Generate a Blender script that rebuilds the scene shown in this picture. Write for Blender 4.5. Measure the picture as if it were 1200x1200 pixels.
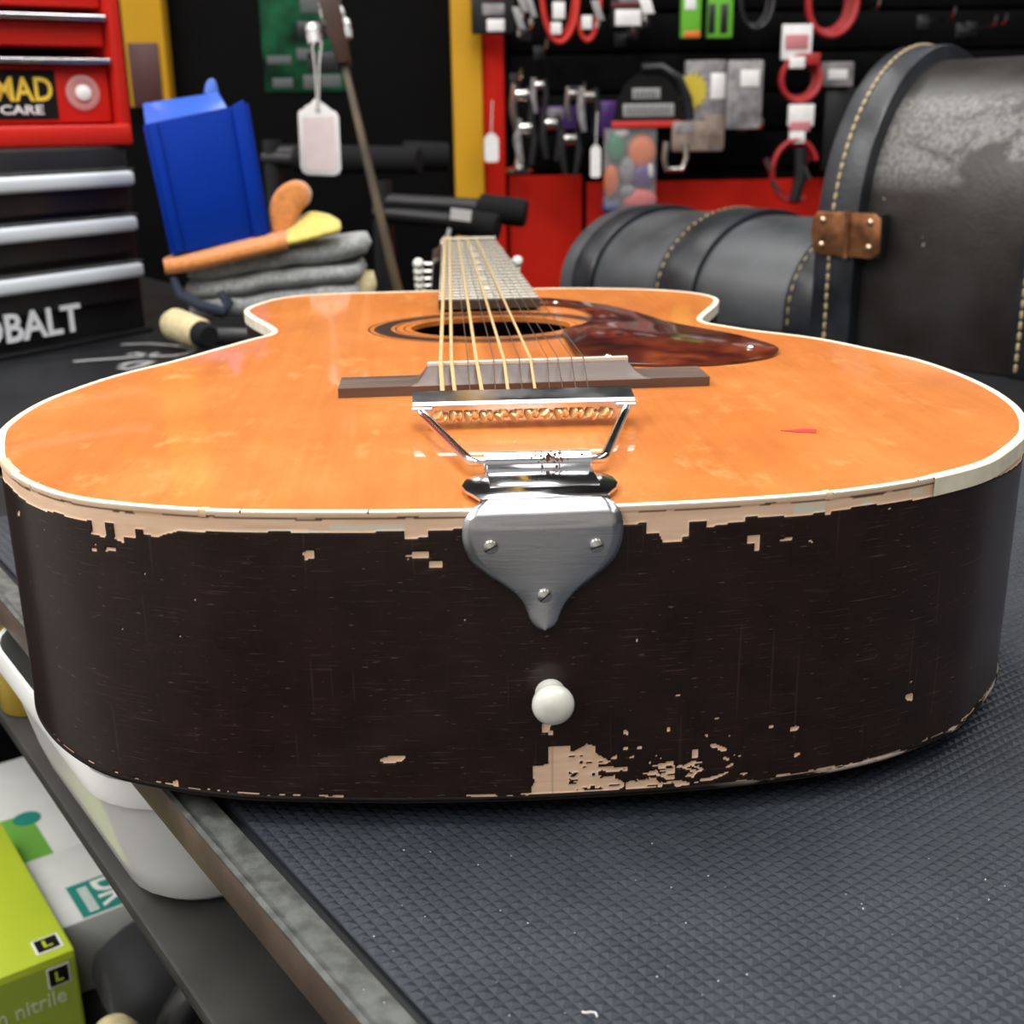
import bpy, bmesh, math, random
import numpy as np
from mathutils import Vector, Matrix

for o in list(bpy.data.objects):
    bpy.data.objects.remove(o, do_unlink=True)
scene = bpy.context.scene
COL = scene.collection

# ------------------------------------------------------------------ camera
CAM = Vector((-0.034534, -0.335222, 0.208806))
YAW, PITCH, ROLL, FPX = 0.068153, 0.317188, -0.015552, 1401.4
_f = Vector((math.sin(YAW)*math.cos(PITCH), math.cos(YAW)*math.cos(PITCH), -math.sin(PITCH)))
_r = Vector((math.cos(YAW), -math.sin(YAW), 0))
_u = _r.cross(_f)
CR = math.cos(ROLL)*_r + math.sin(ROLL)*_u
CU = -math.sin(ROLL)*_r + math.cos(ROLL)*_u
cam_data = bpy.data.cameras.new('camera')
cam = bpy.data.objects.new('camera', cam_data)
COL.objects.link(cam)
cam.matrix_world = Matrix(((CR.x, CU.x, -_f.x, CAM.x), (CR.y, CU.y, -_f.y, CAM.y), (CR.z, CU.z, -_f.z, CAM.z), (0, 0, 0, 1)))
cam_data.sensor_width = 36.0
cam_data.lens = 36.0*FPX/1200.0
cam_data.clip_start = 0.01
cam_data.clip_end = 50
cam_data.dof.use_dof = True
cam_data.dof.focus_distance = 0.42
cam_data.dof.aperture_fstop = 18.0
scene.camera = cam

# ------------------------------------------------------------------ world, lights, exposure
scene.view_settings.view_transform = 'Standard'
scene.view_settings.look = 'None'
scene.view_settings.gamma = 1.0
scene.view_settings.exposure = -0.50
scene.view_settings.use_curve_mapping = False
world = bpy.data.worlds.new('world')
scene.world = world
world.use_nodes = True
world.node_tree.nodes['Background'].inputs[0].default_value = (0.75, 0.85, 1.0, 1)
world.node_tree.nodes['Background'].inputs[1].default_value = 0.05
CEIL_Z = 1.55
# x, y, length, width, watts, turn: six ceiling light panels
LIGHTS = [(-1.05, 0.25, 1.1, 0.5, 38, 0.0), (0.05, 0.25, 1.1, 0.5, 25, 0.0), (1.25, 0.25, 1.1, 0.5, 21, 0.0),
          (-1.05, 1.55, 0.9, 0.5, 11, 0.0), (0.05, 1.45, 0.9, 0.5, 12, 0.0), (1.25, 1.45, 0.9, 0.5, 14, 0.0),
          (-1.05, -1.15, 1.1, 0.5, 25, 0.0), (0.05, -1.15, 1.1, 0.5, 9, 0.0), (1.25, -1.15, 1.1, 0.5, 9, 0.0)]
for lx, ly, ll, lw, lp, la in LIGHTS:
    ld = bpy.data.lights.new('tube_light', 'AREA')
    ld.shape = 'RECTANGLE'; ld.size = lw; ld.size_y = ll; ld.energy = lp; ld.color = (1.0, 0.985, 0.96)
    lo = bpy.data.objects.new('tube_light', ld); COL.objects.link(lo)
    lo.location = (lx, ly, CEIL_Z-0.055); lo.rotation_euler = (0, 0, math.radians(la))

# ------------------------------------------------------------------ helpers
rnd = random.Random(7)
def ray(px, py):
    return ((px-600)/FPX)*CR - ((py-600)/FPX)*CU + _f
def Z(px, py, z):
    d = ray(px, py); return CAM + d*((z-CAM.z)/d.z)
def Y(px, py, y):
    d = ray(px, py); return CAM + d*((y-CAM.y)/d.y)
def PL(px, py, p0, n):
    d = ray(px, py); return CAM + d*((p0-CAM).dot(n)/d.dot(n))
V = lambda *a: Vector(a)

ROOT = {}
def tag(o, label=None, cat=None, group=None, kind=None):
    if label: o['label'] = label
    if cat: o['category'] = cat
    if group: o['group'] = group
    if kind: o['kind'] = kind
    return o
def empty(name, loc, label=None, cat=None, group=None, kind=None):
    o = bpy.data.objects.new(name, None); COL.objects.link(o)
    o.location = loc; o.empty_display_size = 0.02
    ROOT[o] = Vector(loc)
    return tag(o, label, cat, group, kind)

class MB:
    def __init__(s): s.v = []; s.f = []
    def add(s, vs, fs):
        b = len(s.v); s.v += [tuple(v) for v in vs]; s.f += [tuple(b+i for i in f) for f in fs]; return s
    def par(s, o, a, b, c):
        o, a, b, c = (Vector(t) for t in (o, a, b, c))
        if a.cross(b).dot(c) < 0: a, b = b, a
        return s.add([o, o+a, o+a+b, o+b, o+c, o+a+c, o+a+b+c, o+b+c], [(3,2,1,0),(4,5,6,7),(0,1,5,4),(1,2,6,5),(2,3,7,6),(3,0,4,7)])
    def box(s, x0, x1, y0, y1, z0, z1):
        return s.par((x0,y0,z0), (x1-x0,0,0), (0,y1-y0,0), (0,0,z1-z0))
    def prism(s, poly, vec):
        poly = [Vector(p) for p in poly]; vec = Vector(vec); n = len(poly)
        nn = Vector((0,0,0))
        for i in range(n): nn += (poly[i]-poly[0]).cross(poly[(i+1)%n]-poly[0])
        if nn.dot(vec) < 0: poly = poly[::-1]
        b = len(s.v); s.v += [tuple(p) for p in poly]+[tuple(p+vec) for p in poly]
        s.f.append(tuple(b+i for i in range(n-1,-1,-1))); s.f.append(tuple(b+n+i for i in range(n)))
        for i in range(n): j = (i+1)%n; s.f.append((b+i, b+j, b+n+j, b+n+i))
        return s
    def tube(s, path, r, n=10, closed=False, caps=True):
        path = [Vector(p) for p in path]; m = len(path)
        rs = r if isinstance(r, (list, tuple)) else [r]*m
        b = len(s.v); prev = None
        for i, p in enumerate(path):
            if closed: t = path[(i+1)%m]-path[i-1]
            else: t = path[min(i+1,m-1)]-path[max(i-1,0)]
            t.normalize()
            if prev is None:
                up = Vector((0,0,1)) if abs(t.z) < .9 else Vector((1,0,0))
                e = t.cross(up).normalized()
            else:
                e = (prev - t*prev.dot(t)).normalized()
            prev = e; g = t.cross(e)
            for k in range(n):
                a = 2*math.pi*k/n; s.v.append(tuple(p+(e*math.cos(a)+g*math.sin(a))*rs[i]))
        for i in range(m if closed else m-1):
            j = (i+1)%m
            for k in range(n):
                l = (k+1)%n; s.f.append((b+i*n+k, b+i*n+l, b+j*n+l, b+j*n+k))
        if caps and not closed:
            s.f.append(tuple(b+k for k in range(n-1,-1,-1))); s.f.append(tuple(b+(m-1)*n+k for k in range(n)))
        return s
    def lathe(s, prof, o, ax, n=20, e=None):
        o = Vector(o); ax = Vector(ax).normalized()
        if e is None: e = ax.cross(Vector((0,0,1)) if abs(ax.z) < .9 else Vector((1,0,0))).normalized()
        g = ax.cross(e); b = len(s.v); m = len(prof)
        for r, h in prof:
            for k in range(n):
                a = 2*math.pi*k/n; s.v.append(tuple(o+ax*h+(e*math.cos(a)+g*math.sin(a))*max(r, 1e-5)))
        for i in range(m-1):
            for k in range(n):
                l = (k+1)%n; s.f.append((b+i*n+k, b+i*n+l, b+(i+1)*n+l, b+(i+1)*n+k))
        s.f.append(tuple(b+k for k in range(n-1,-1,-1))); s.f.append(tuple(b+(m-1)*n+k for k in range(n)))
        return s
    def grid(s, P, closed_u=False, flip=False):
        # P[i][j] points
        b = len(s.v); m = len(P); n = len(P[0])
        for row in P: s.v += [tuple(p) for p in row]
        for i in range(m if closed_u else m-1):
            i2 = (i+1) % m
            for j in range(n-1):
                q = (b+i*n+j, b+i2*n+j, b+i2*n+j+1, b+i*n+j+1)
                s.f.append(q[::-1] if flip else q)
        return s
    def build(s, name, mat, parent=None, angle=35, bevel=0, segs=2, label=None, cat=None, group=None, kind=None, sub=0, smooth=True, fix=True):
        me = bpy.data.meshes.new(name)
        off = Vector((0,0,0)); loc = Vector((0,0,0))
        if parent is not None: off = ROOT[parent]
        else:
            a = np.array(s.v); loc = Vector(((a[:,0].min()+a[:,0].max())/2, (a[:,1].min()+a[:,1].max())/2, a[:,2].min())); off = loc
        me.from_pydata([tuple(Vector(v)-off) for v in s.v], [], s.f)
        if bevel or fix:
            bm = bmesh.new(); bm.from_mesh(me)
            if bevel:
                es = [e for e in bm.edges if len(e.link_faces) == 2 and e.calc_face_angle(0) > math.radians(30)]
                bmesh.ops.bevel(bm, geom=es, offset=bevel, segments=segs, affect='EDGES', profile=.5, clamp_overlap=True)
            bmesh.ops.recalc_face_normals(bm, faces=bm.faces)
            bm.to_mesh(me); bm.free()
        if smooth:
            me.polygons.foreach_set('use_smooth', [True]*len(me.polygons))
            me.set_sharp_from_angle(angle=math.radians(angle))
        me.update()
        o = bpy.data.objects.new(name, me); COL.objects.link(o)
        me.materials.append(mat)
        if parent is not None:
            o.parent = parent; ROOT[o] = off
        else:
            o.location = loc; ROOT[o] = loc
        if sub:
            mod = o.modifiers.new('sub', 'SUBSURF'); mod.levels = sub; mod.render_levels = sub
        return tag(o, label, cat, group, kind)

def text_mesh(name, txt, o, ex, ey, w, h, mat, parent, depth=0.0004, bold=False, align='stretch'):
    """flat lettering filling the box (origin o, unit axes ex, ey, size w x h)"""
    cu = bpy.data.curves.new(name, 'FONT'); cu.body = txt; cu.extrude = 0.02
    if bold: cu.offset = 0.02
    cu.resolution_u = 3
    ob = bpy.data.objects.new(name, cu); COL.objects.link(ob)
    bpy.context.view_layer.update()
    me0 = bpy.data.meshes.new_from_object(ob)
    vs = np.array([v.co[:] for v in me0.vertices]); fs = [tuple(p.vertices) for p in me0.polygons]
    bpy.data.objects.remove(ob, do_unlink=True); bpy.data.meshes.remove(me0)
    x0, x1 = vs[:,0].min(), vs[:,0].max(); y0, y1 = vs[:,1].min(), vs[:,1].max()
    ex = Vector(ex).normalized(); ey = Vector(ey).normalized(); en = ex.cross(ey)
    mb = MB()
    mb.add([Vector(o)+ex*((v[0]-x0)/(x1-x0)*w)+ey*((v[1]-y0)/(y1-y0)*h)+en*(v[2]/0.02*depth) for v in vs], fs)
    return mb.build(name, mat, parent, fix=False, smooth=False)

def copy_tree(o, delta, parent=None):
    c = o.copy(); COL.objects.link(c); c.parent = parent
    if parent is None: c.location = Vector(o.location)+Vector(delta)
    for ch in list(o.children): copy_tree(ch, (0,0,0), c)
    return c

# ------------------------------------------------------------------ materials
def M(name, col, rough=.5, metal=0.0, var=0.0, vscale=30, bump=0.0, bscale=200, coat=0.0, spec=.5, col2=None, stretch=(1,1,1), trans=0.0, alpha=1.0, sheen=0.0, rvar=0.0, coat_rough=.1, emit=None):
    m = bpy.data.materials.new(name); m.use_nodes = True
    nt = m.node_tree; b = nt.nodes['Principled BSDF']
    b.inputs['Base Color'].default_value = (*col, 1); b.inputs['Roughness'].default_value = rough
    b.inputs['Metallic'].default_value = metal; b.inputs['Coat Weight'].default_value = coat
    b.inputs['Coat Roughness'].default_value = coat_rough
    b.inputs['Specular IOR Level'].default_value = spec; b.inputs['Transmission Weight'].default_value = trans
    b.inputs['Alpha'].default_value = alpha; b.inputs['Sheen Weight'].default_value = sheen
    if emit:
        b.inputs['Emission Color'].default_value = (*emit[:3], 1); b.inputs['Emission Strength'].default_value = emit[3]
    if var or bump or col2 or rvar:
        tc = nt.nodes.new('ShaderNodeTexCoord'); mp = nt.nodes.new('ShaderNodeMapping')
        mp.inputs['Scale'].default_value = stretch
        nt.links.new(tc.outputs['Object'], mp.inputs[0])
        if var or col2 or rvar:
            n = nt.nodes.new('ShaderNodeTexNoise'); n.inputs['Scale'].default_value = vscale; n.inputs['Detail'].default_value = 6
            nt.links.new(mp.outputs[0], n.inputs['Vector'])
            r = nt.nodes.new('ShaderNodeValToRGB')
            c2 = col2 if col2 else tuple(min(1, c*(1+var)) for c in col)
            c1 = col if col2 else tuple(c*(1-var) for c in col)
            r.color_ramp.elements[0].color = (*c1, 1); r.color_ramp.elements[1].color = (*c2, 1)
            r.color_ramp.elements[0].position = .35; r.color_ramp.elements[1].position = .65
            nt.links.new(n.outputs['Fac'], r.inputs[0])
            if var or col2: nt.links.new(r.outputs[0], b.inputs['Base Color'])
            if rvar:
                mr = nt.nodes.new('ShaderNodeMapRange'); mr.inputs[1].default_value = .3; mr.inputs[2].default_value = .7
                mr.inputs[3].default_value = max(.02, rough-rvar); mr.inputs[4].default_value = rough+rvar
                nt.links.new(n.outputs['Fac'], mr.inputs[0]); nt.links.new(mr.outputs[0], b.inputs['Roughness'])
        if bump:
            n2 = nt.nodes.new('ShaderNodeTexNoise'); n2.inputs['Scale'].default_value = bscale; n2.inputs['Detail'].default_value = 4
            nt.links.new(mp.outputs[0], n2.inputs['Vector'])
            bp = nt.nodes.new('ShaderNodeBump'); bp.inputs['Strength'].default_value = bump; bp.inputs['Distance'].default_value = .001
            nt.links.new(n2.outputs['Fac'], bp.inputs['Height']); nt.links.new(bp.outputs[0], b.inputs['Normal'])
    return m

MAT = {}
MAT['chrome'] = M('chrome', (.82,.83,.86), .14, 1.0, rvar=.05, vscale=60)
MAT['steel'] = M('brushed_steel', (.60,.60,.63), .28, 1.0, rvar=.07, vscale=40, stretch=(.3,1,4), bump=.03, bscale=300)
MAT['screw'] = M('nickel_screw', (.80,.78,.74), .22, 1.0)
MAT['brass'] = M('brass_ball', (.98,.76,.42), .3, .6)
MAT['bronze'] = M('bronze_string', (.90,.68,.34), .42, .55)
MAT['plain'] = M('plain_string', (.42,.38,.34), .35, 1.0)
MAT['ivory'] = M('ivory_plastic', (.86,.86,.77), .25, var=.06, vscale=200, coat=.3)
MAT['cream'] = M('cream_binding', (.90,.82,.64), .38, var=.10, vscale=120)
MAT['bone'] = M('bone', (.75,.70,.60), .35)
MAT['rosewood'] = M('rosewood', (.105,.070,.055), .42, var=.35, vscale=60, stretch=(.15,1,1), bump=.08, bscale=200)
MAT['fret_wood'] = M('fretboard_wood', (.075,.058,.044), .7, spec=.15, var=.12, vscale=40, stretch=(1,.2,1), bump=.08)
MAT['fretwire'] = M('fret_wire', (.80,.76,.66), .5, .8)
MAT['ink'] = M('rosette_dark', (.05,.028,.02), .3, coat=.4)
MAT['pearl'] = M('pearl_dot', (.75,.72,.66), .2, var=.1)
MAT['inside'] = M('inside_wood', (.12,.06,.03), .7)
MAT['neck'] = M('neck_wood', (.05,.022,.014), .35, coat=.4, var=.2, vscale=30, stretch=(1,.2,1))
MAT['redmark'] = M('red_crayon', (.55,.03,.03), .5)
MAT['black_metal'] = M('black_painted_metal', (.012,.012,.014), .42, rvar=.08, vscale=12)
MAT['black_plastic'] = M('black_plastic', (.014,.014,.016), .35)
MAT['black_foam'] = M('black_foam', (.010,.010,.011), .85, spec=.2, bump=.3, bscale=600)
MAT['dark_rubber'] = M('dark_rubber', (.025,.025,.027), .7)
MAT['white_plastic'] = M('white_plastic', (.92,.92,.90), .35, var=.03, vscale=20, coat=.2)
MAT['white_alu'] = M('white_aluminium', (.70,.75,.80), .33)
MAT['red_metal'] = M('red_painted_metal', (.58,.020,.012), .38, spec=.25, coat=.1, var=.06, vscale=12)
MAT['red_wall'] = M('red_wall_paint', (.52,.014,.006), .6, var=.10, vscale=3, spec=.08)
MAT['black_wall'] = M('black_wall_paint', (.003,.0028,.003), .6, var=.2, vscale=4, spec=.06)
MAT['yellow_wall'] = M('yellow_paint', (.64,.34,.022), .5, var=.08, vscale=4, spec=.15)
MAT['brown_panel'] = M('brown_panel', (.07,.02,.02), .5)
MAT['blue_plastic'] = M('blue_plastic', (.001,.028,.29), .45, spec=.10, var=.05, vscale=10)
MAT['card_white'] = M('white_card', (.90,.89,.88), .6, var=.04, vscale=80)
MAT['tag_pink'] = M('pink_white_card', (.90,.80,.80), .6, col2=(.88,.72,.73), vscale=60)
MAT['thread'] = M('white_thread', (.65,.64,.62), .7)
MAT['stitch'] = M('tan_stitch', (.46,.36,.20), .6, var=.3, vscale=400)
MAT['copper'] = M('rusty_copper', (.30,.13,.055), .42, .75, var=.5, vscale=60, bump=.15, bscale=300)
MAT['rivet'] = M('rivet', (.70,.52,.38), .3, 1.0)
MAT['gold_text'] = M('gold_print', (.85,.58,.06), .5)
MAT['white_print'] = M('white_print', (.78,.80,.84), .5)
MAT['black_print'] = M('black_print', (.007,.0065,.0065), .6, spec=.15)
MAT['teal_print'] = M('teal_print', (.02,.26,.20), .5)
MAT['green_print'] = M('green_print', (.16,.42,.06), .5)
MAT['lime'] = M('lime_carton', (.50,.62,.035), .5, var=.04, vscale=20)
MAT['lime2'] = M('green_carton', (.36,.47,.05), .5)
MAT['pale_print'] = M('pale_print', (.62,.70,.50), .5)
MAT['carton'] = M('white_carton', (.70,.71,.68), .55, var=.05, vscale=30)
MAT['cloth_black'] = M('black_cloth', (.012,.012,.014), .75, bump=.3, bscale=400, sheen=.1)
MAT['towel_grey'] = M('grey_terry', (.30,.31,.31), .95, var=.25, vscale=220, bump=1.0, bscale=700, sheen=.3)
MAT['towel_navy'] = M('navy_trim', (.02,.028,.05), .9, bump=.5, bscale=500)
MAT['towel_orange'] = M('orange_microfibre', (.62,.23,.06), .95, var=.15, vscale=200, bump=.7, bscale=700, sheen=.4)
MAT['towel_yellow'] = M('yellow_microfibre', (.62,.50,.10), .95, var=.15, vscale=200, bump=.7, bscale=700, sheen=.4)
MAT['towel_cream'] = M('cream_cloth', (.62,.52,.30), .95, var=.12, vscale=150, bump=.6, bscale=600)
MAT['silver_ink'] = M('silver_marker', (.33,.33,.33), .45)
MAT['bench_side'] = M('brown_bench_edge', (.10,.068,.05), .45, var=.25, vscale=40, bump=.15, bscale=900)
MAT['bench_trim'] = M('grey_edge_trim', (.072,.077,.072), .6, var=.4, vscale=160, bump=.3, bscale=600)
MAT['bench_top'] = M('dark_bench_top', (.011,.012,.014), .48, spec=.25, var=.25, vscale=8, rvar=.08)
MAT['shelf'] = M('dark_shelf', (.026,.025,.023), .55, var=.5, vscale=18, bump=.1, bscale=200)
MAT['floor'] = M('dark_floor', (.03,.03,.032), .5, var=.3, vscale=5)
MAT['room_dark'] = M('room_wall_grey', (.10,.10,.105), .7, var=.1, vscale=2)
MAT['room_light'] = M('room_wall_white', (.62,.61,.58), .7)
MAT['ceiling'] = M('ceiling_white', (.66,.66,.65), .8)
MAT['lamp_white'] = M('lamp_housing', (.75,.75,.75), .5)
MAT['leather'] = M('black_case_leather', (.014,.016,.021), .40, var=.35, vscale=25, bump=.35, bscale=260, rvar=.09)
MAT['clear_bag'] = M('clear_bag', (.30,.30,.31), .25, alpha=.6)
MAT['orange_pl'] = M('orange_plastic', (.75,.17,.03), .4)
MAT['green_pl'] = M('green_plastic', (.02,.22,.10), .4)
MAT['purple_pl'] = M('purple_plastic', (.09,.03,.20), .4)
MAT['coral_pl'] = M('coral_plastic', (.75,.13,.12), .4)
MAT['bluetint'] = M('blue_paper', (.03,.05,.18), .4)
MAT['red_cable'] = M('red_cable', (.42,.025,.03), .4)
MAT['redpack'] = M('red_pack', (.62,.03,.02), .45)
MAT['green_pack'] = M('bright_green_pack', (.15,.50,.04), .45)
MAT['dkgreen_pack'] = M('dark_green_pack', (.003,.010,.006), .6, col2=(.012,.11,.045), vscale=14, spec=.1)
MAT['grey_pack'] = M('grey_clear_pack', (.16,.15,.16), .35, col2=(.35,.33,.34), vscale=50)
MAT['tan_pack'] = M('tan_pack', (.28,.21,.17), .5, var=.3, vscale=50)
MAT['pink_card'] = M('pink_card', (.62,.22,.24), .5)
MAT['yellow_pack'] = M('yellow_sticker', (.65,.50,.04), .5)
MAT['maroon'] = M('maroon_card', (.12,.008,.015), .5)
MAT['rusty'] = M('aged_neck_edge', (.035,.026,.022), .45, col2=(.13,.095,.05), vscale=22, stretch=(1,1,.6))

# ------------------------------------------------------------------ special materials
def nodes(name):
    m = bpy.data.materials.new(name); m.use_nodes = True
    nt = m.node_tree
    return m, nt, nt.nodes['Principled BSDF'], nt.nodes.new, nt.links.new
def ramp(nt, fac, stops):
    r = nt.nodes.new('ShaderNodeValToRGB'); cr = r.color_ramp
    while len(cr.elements) < len(stops): cr.elements.new(.5)
    for e, (p, c) in zip(cr.elements, stops):
        e.position = p; e.color = (c, c, c, 1) if isinstance(c, (int, float)) else (*c, 1)
    nt.links.new(fac, r.inputs[0]); return r.outputs[0]
def noise(nt, vec, scale, detail=5, stretch=None, rough=.5, dist=0):
    if stretch:
        mp = nt.nodes.new('ShaderNodeMapping'); mp.inputs['Scale'].default_value = stretch
        nt.links.new(vec, mp.inputs[0]); vec = mp.outputs[0]
    n = nt.nodes.new('ShaderNodeTexNoise'); n.inputs['Scale'].default_value = scale; n.inputs['Detail'].default_value = detail
    n.inputs['Roughness'].default_value = rough; n.inputs['Distortion'].default_value = dist
    nt.links.new(vec, n.inputs['Vector']); return n.outputs['Fac']
def mix(nt, fac, a, b, mode='MIX'):
    x = nt.nodes.new('ShaderNodeMix'); x.data_type = 'RGBA'; x.blend_type = mode
    for sock, val in ((x.inputs[0], fac), (x.inputs[6], a), (x.inputs[7], b)):
        if isinstance(val, (int, float)): sock.default_value = val
        elif isinstance(val, tuple): sock.default_value = (*val, 1)
        else: nt.links.new(val, sock)
    return x.outputs[2]

def mat_soundboard():
    m, nt, b, N, K = nodes('amber_spruce')
    tc = N('ShaderNodeTexCoord').outputs['Object']
    base = ramp(nt, noise(nt, tc, 16, 8, (1, .6, 1), .68), [(.28, (.49,.138,.022)), (.5, (.60,.185,.034)), (.74, (.73,.258,.066))])
    grain = ramp(nt, noise(nt, tc, 420, 3, (1, .018, 1)), [(.3, .86), (.7, 1.06)])
    c = mix(nt, .6, base, grain, 'MULTIPLY')
    fl = ramp(nt, noise(nt, tc, 70, 6, (1, .5, 1), .7), [(.56, 0.0), (.72, .45)])
    c = mix(nt, fl, c, (.86,.42,.15))
    sc = ramp(nt, noise(nt, tc, 90, 2, (.25, 2.2, 1), .5, .4), [(.735, 0.0), (.745, .35)])
    c = mix(nt, sc, c, (.90,.55,.25))
    K(c, b.inputs['Base Color']); b.inputs['Roughness'].default_value = .42
    b.inputs['Coat Weight'].default_value = .50; b.inputs['Coat Roughness'].default_value = .05; b.inputs['Specular IOR Level'].default_value = .3
    bp = N('ShaderNodeBump'); bp.inputs['Strength'].default_value = .05; bp.inputs['Distance'].default_value = .0005
    K(noise(nt, tc, 300, 3, (1,.1,1)), bp.inputs['Height']); K(bp.outputs[0], b.inputs['Normal'])
    return m
def mat_sides():
    m, nt, b, N, K = nodes('brown_lacquer_worn')
    uv = N('ShaderNodeUVMap'); uv.uv_map = 'st'; st = uv.outputs[0]
    at = N('ShaderNodeAttribute'); at.attribute_name = 'wear'; w = at.outputs['Fac']
    paint = ramp(nt, noise(nt, st, 6, 4), [(.3, (.016,.0075,.0062)), (.7, (.026,.012,.0095))])
    scr = ramp(nt, noise(nt, st, 90, 3, (.07, 1.8, 1), .6), [(.60, 0.0), (.68, .55)])
    msk = ramp(nt, noise(nt, st, 9, 3), [(.38, 0.0), (.58, 1.0)])
    mm = N('ShaderNodeMath'); mm.operation = 'MULTIPLY'; K(scr, mm.inputs[0]); K(msk, mm.inputs[1])
    paint = mix(nt, mm.outputs[0], paint, (.11,.065,.05))
    scr2 = ramp(nt, noise(nt, st, 130, 2, (.18, 1, 1), .5), [(.70, 0.0), (.73, .6)])
    paint = mix(nt, scr2, paint, (.20,.12,.09))
    vs = ramp(nt, noise(nt, st, 45, 1, (1, .03, 1), .5), [(.70, 0.0), (.72, .25)])
    paint = mix(nt, vs, paint, (.08,.045,.035))
    wood = ramp(nt, noise(nt, st, 30, 5, (.1, 1, 1), .6), [(.3, (.84,.53,.34)), (.7, (.97,.70,.50))])
    wc = ramp(nt, w, [(.49, 0.0), (.51, 1.0)])
    c = mix(nt, wc, paint, wood)
    at2 = N('ShaderNodeAttribute'); at2.attribute_name = 'cream'
    cc = ramp(nt, at2.outputs['Fac'], [(.49, 0.0), (.51, 1.0)])
    c = mix(nt, cc, c, (.78,.70,.55))
    at3 = N('ShaderNodeAttribute'); at3.attribute_name = 'seam'
    c = mix(nt, at3.outputs['Fac'], c, (.10,.04,.025))
    K(c, b.inputs['Base Color'])
    mr = N('ShaderNodeMapRange'); mr.inputs[3].default_value = .24; mr.inputs[4].default_value = .6; K(wc, mr.inputs[0]); K(mr.outputs[0], b.inputs['Roughness'])
    b.inputs['Specular IOR Level'].default_value = .38
    bp = N('ShaderNodeBump'); bp.inputs['Strength'].default_value = .25; bp.inputs['Distance'].default_value = .0004
    inv = N('ShaderNodeMath'); inv.operation = 'SUBTRACT'; inv.inputs[0].default_value = 1; K(wc, inv.inputs[1])
    ad = N('ShaderNodeMath'); ad.operation = 'ADD'; K(inv.outputs[0], ad.inputs[0])
    m2 = N('ShaderNodeMath'); m2.operation = 'MULTIPLY'; m2.inputs[1].default_value = .35; K(noise(nt, st, 60, 3, (.1, 1.6, 1)), m2.inputs[0]); K(m2.outputs[0], ad.inputs[1])
    K(ad.outputs[0], bp.inputs['Height']); K(bp.outputs[0], b.inputs['Normal'])
    return m
def mat_tortoise():
    m, nt, b, N, K = nodes('tortoiseshell')
    tc = N('ShaderNodeTexCoord').outputs['Object']
    c = ramp(nt, noise(nt, tc, 28, 5, None, .55, .6), [(.35, (.018,.006,.005)), (.52, (.10,.016,.008)), (.68, (.22,.05,.016))])
    K(c, b.inputs['Base Color']); b.inputs['Roughness'].default_value = .16; b.inputs['Coat Weight'].default_value = .5; b.inputs['Coat Roughness'].default_value = .06
    return m
def mat_mat():
    m, nt, b, N, K = nodes('black_rubber_mat')
    tc = N('ShaderNodeTexCoord').outputs['Object']
    c = ramp(nt, noise(nt, tc, 25, 6), [(.3, (.016,.020,.028)), (.7, (.029,.035,.047))])
    sp = ramp(nt, noise(nt, tc, 600, 2), [(.78, 0.0), (.80, .7)])
    c = mix(nt, sp, c, (.012,.012,.014))
    K(c, b.inputs['Base Color']); b.inputs['Roughness'].default_value = .55; b.inputs['Specular IOR Level'].default_value = .38
    bp = N('ShaderNodeBump'); bp.inputs['Strength'].default_value = .35; bp.inputs['Distance'].default_value = .0006
    K(noise(nt, tc, 500, 4), bp.inputs['Height']); K(bp.outputs[0], b.inputs['Normal'])
    return m
def mat_case():
    m, nt, b, N, K = nodes('worn_black_case_leather')
    tc = N('ShaderNodeTexCoord').outputs['Object']
    c = ramp(nt, noise(nt, tc, 14, 6, None, .6), [(.35, (.013,.010,.009)), (.65, (.030,.028,.027))])
    sep = N('ShaderNodeSeparateXYZ'); K(tc, sep.inputs[0])
    band = ramp(nt, sep.outputs[2], [(.150, 0.0), (.172, 1.0), (.225, 1.0), (.24, 0.0)])     # scuffed belt along the shoulder of the case
    m1 = N('ShaderNodeMath'); m1.operation = 'MULTIPLY'; K(ramp(nt, noise(nt, tc, 11, 7, (1,1,1.6), .6, .3), [(.47, 0.0), (.53, 1.0)]), m1.inputs[0]); K(band, m1.inputs[1])
    fine = ramp(nt, noise(nt, tc, 260, 4), [(.35, (.09,.09,.085)), (.65, (.21,.205,.19))])
    c = mix(nt, m1.outputs[0], c, fine)
    sc2 = ramp(nt, noise(nt, tc, 120, 2), [(.765, 0.0), (.775, 1.0)])
    c = mix(nt, sc2, c, (.40,.33,.27))
    K(c, b.inputs['Base Color'])
    rr = ramp(nt, noise(nt, tc, 10, 4), [(.3, .30), (.7, .46)]); K(rr, b.inputs['Roughness'])
    bp = N('ShaderNodeBump'); bp.inputs['Strength'].default_value = .35; bp.inputs['Distance'].default_value = .001
    K(noise(nt, tc, 260, 5), bp.inputs['Height']); K(bp.outputs[0], b.inputs['Normal'])
    return m
MAT['soundboard'] = mat_soundboard(); MAT['sides'] = mat_sides(); MAT['tortoise'] = mat_tortoise(); MAT['mat'] = mat_mat(); MAT['case'] = mat_case()

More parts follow.
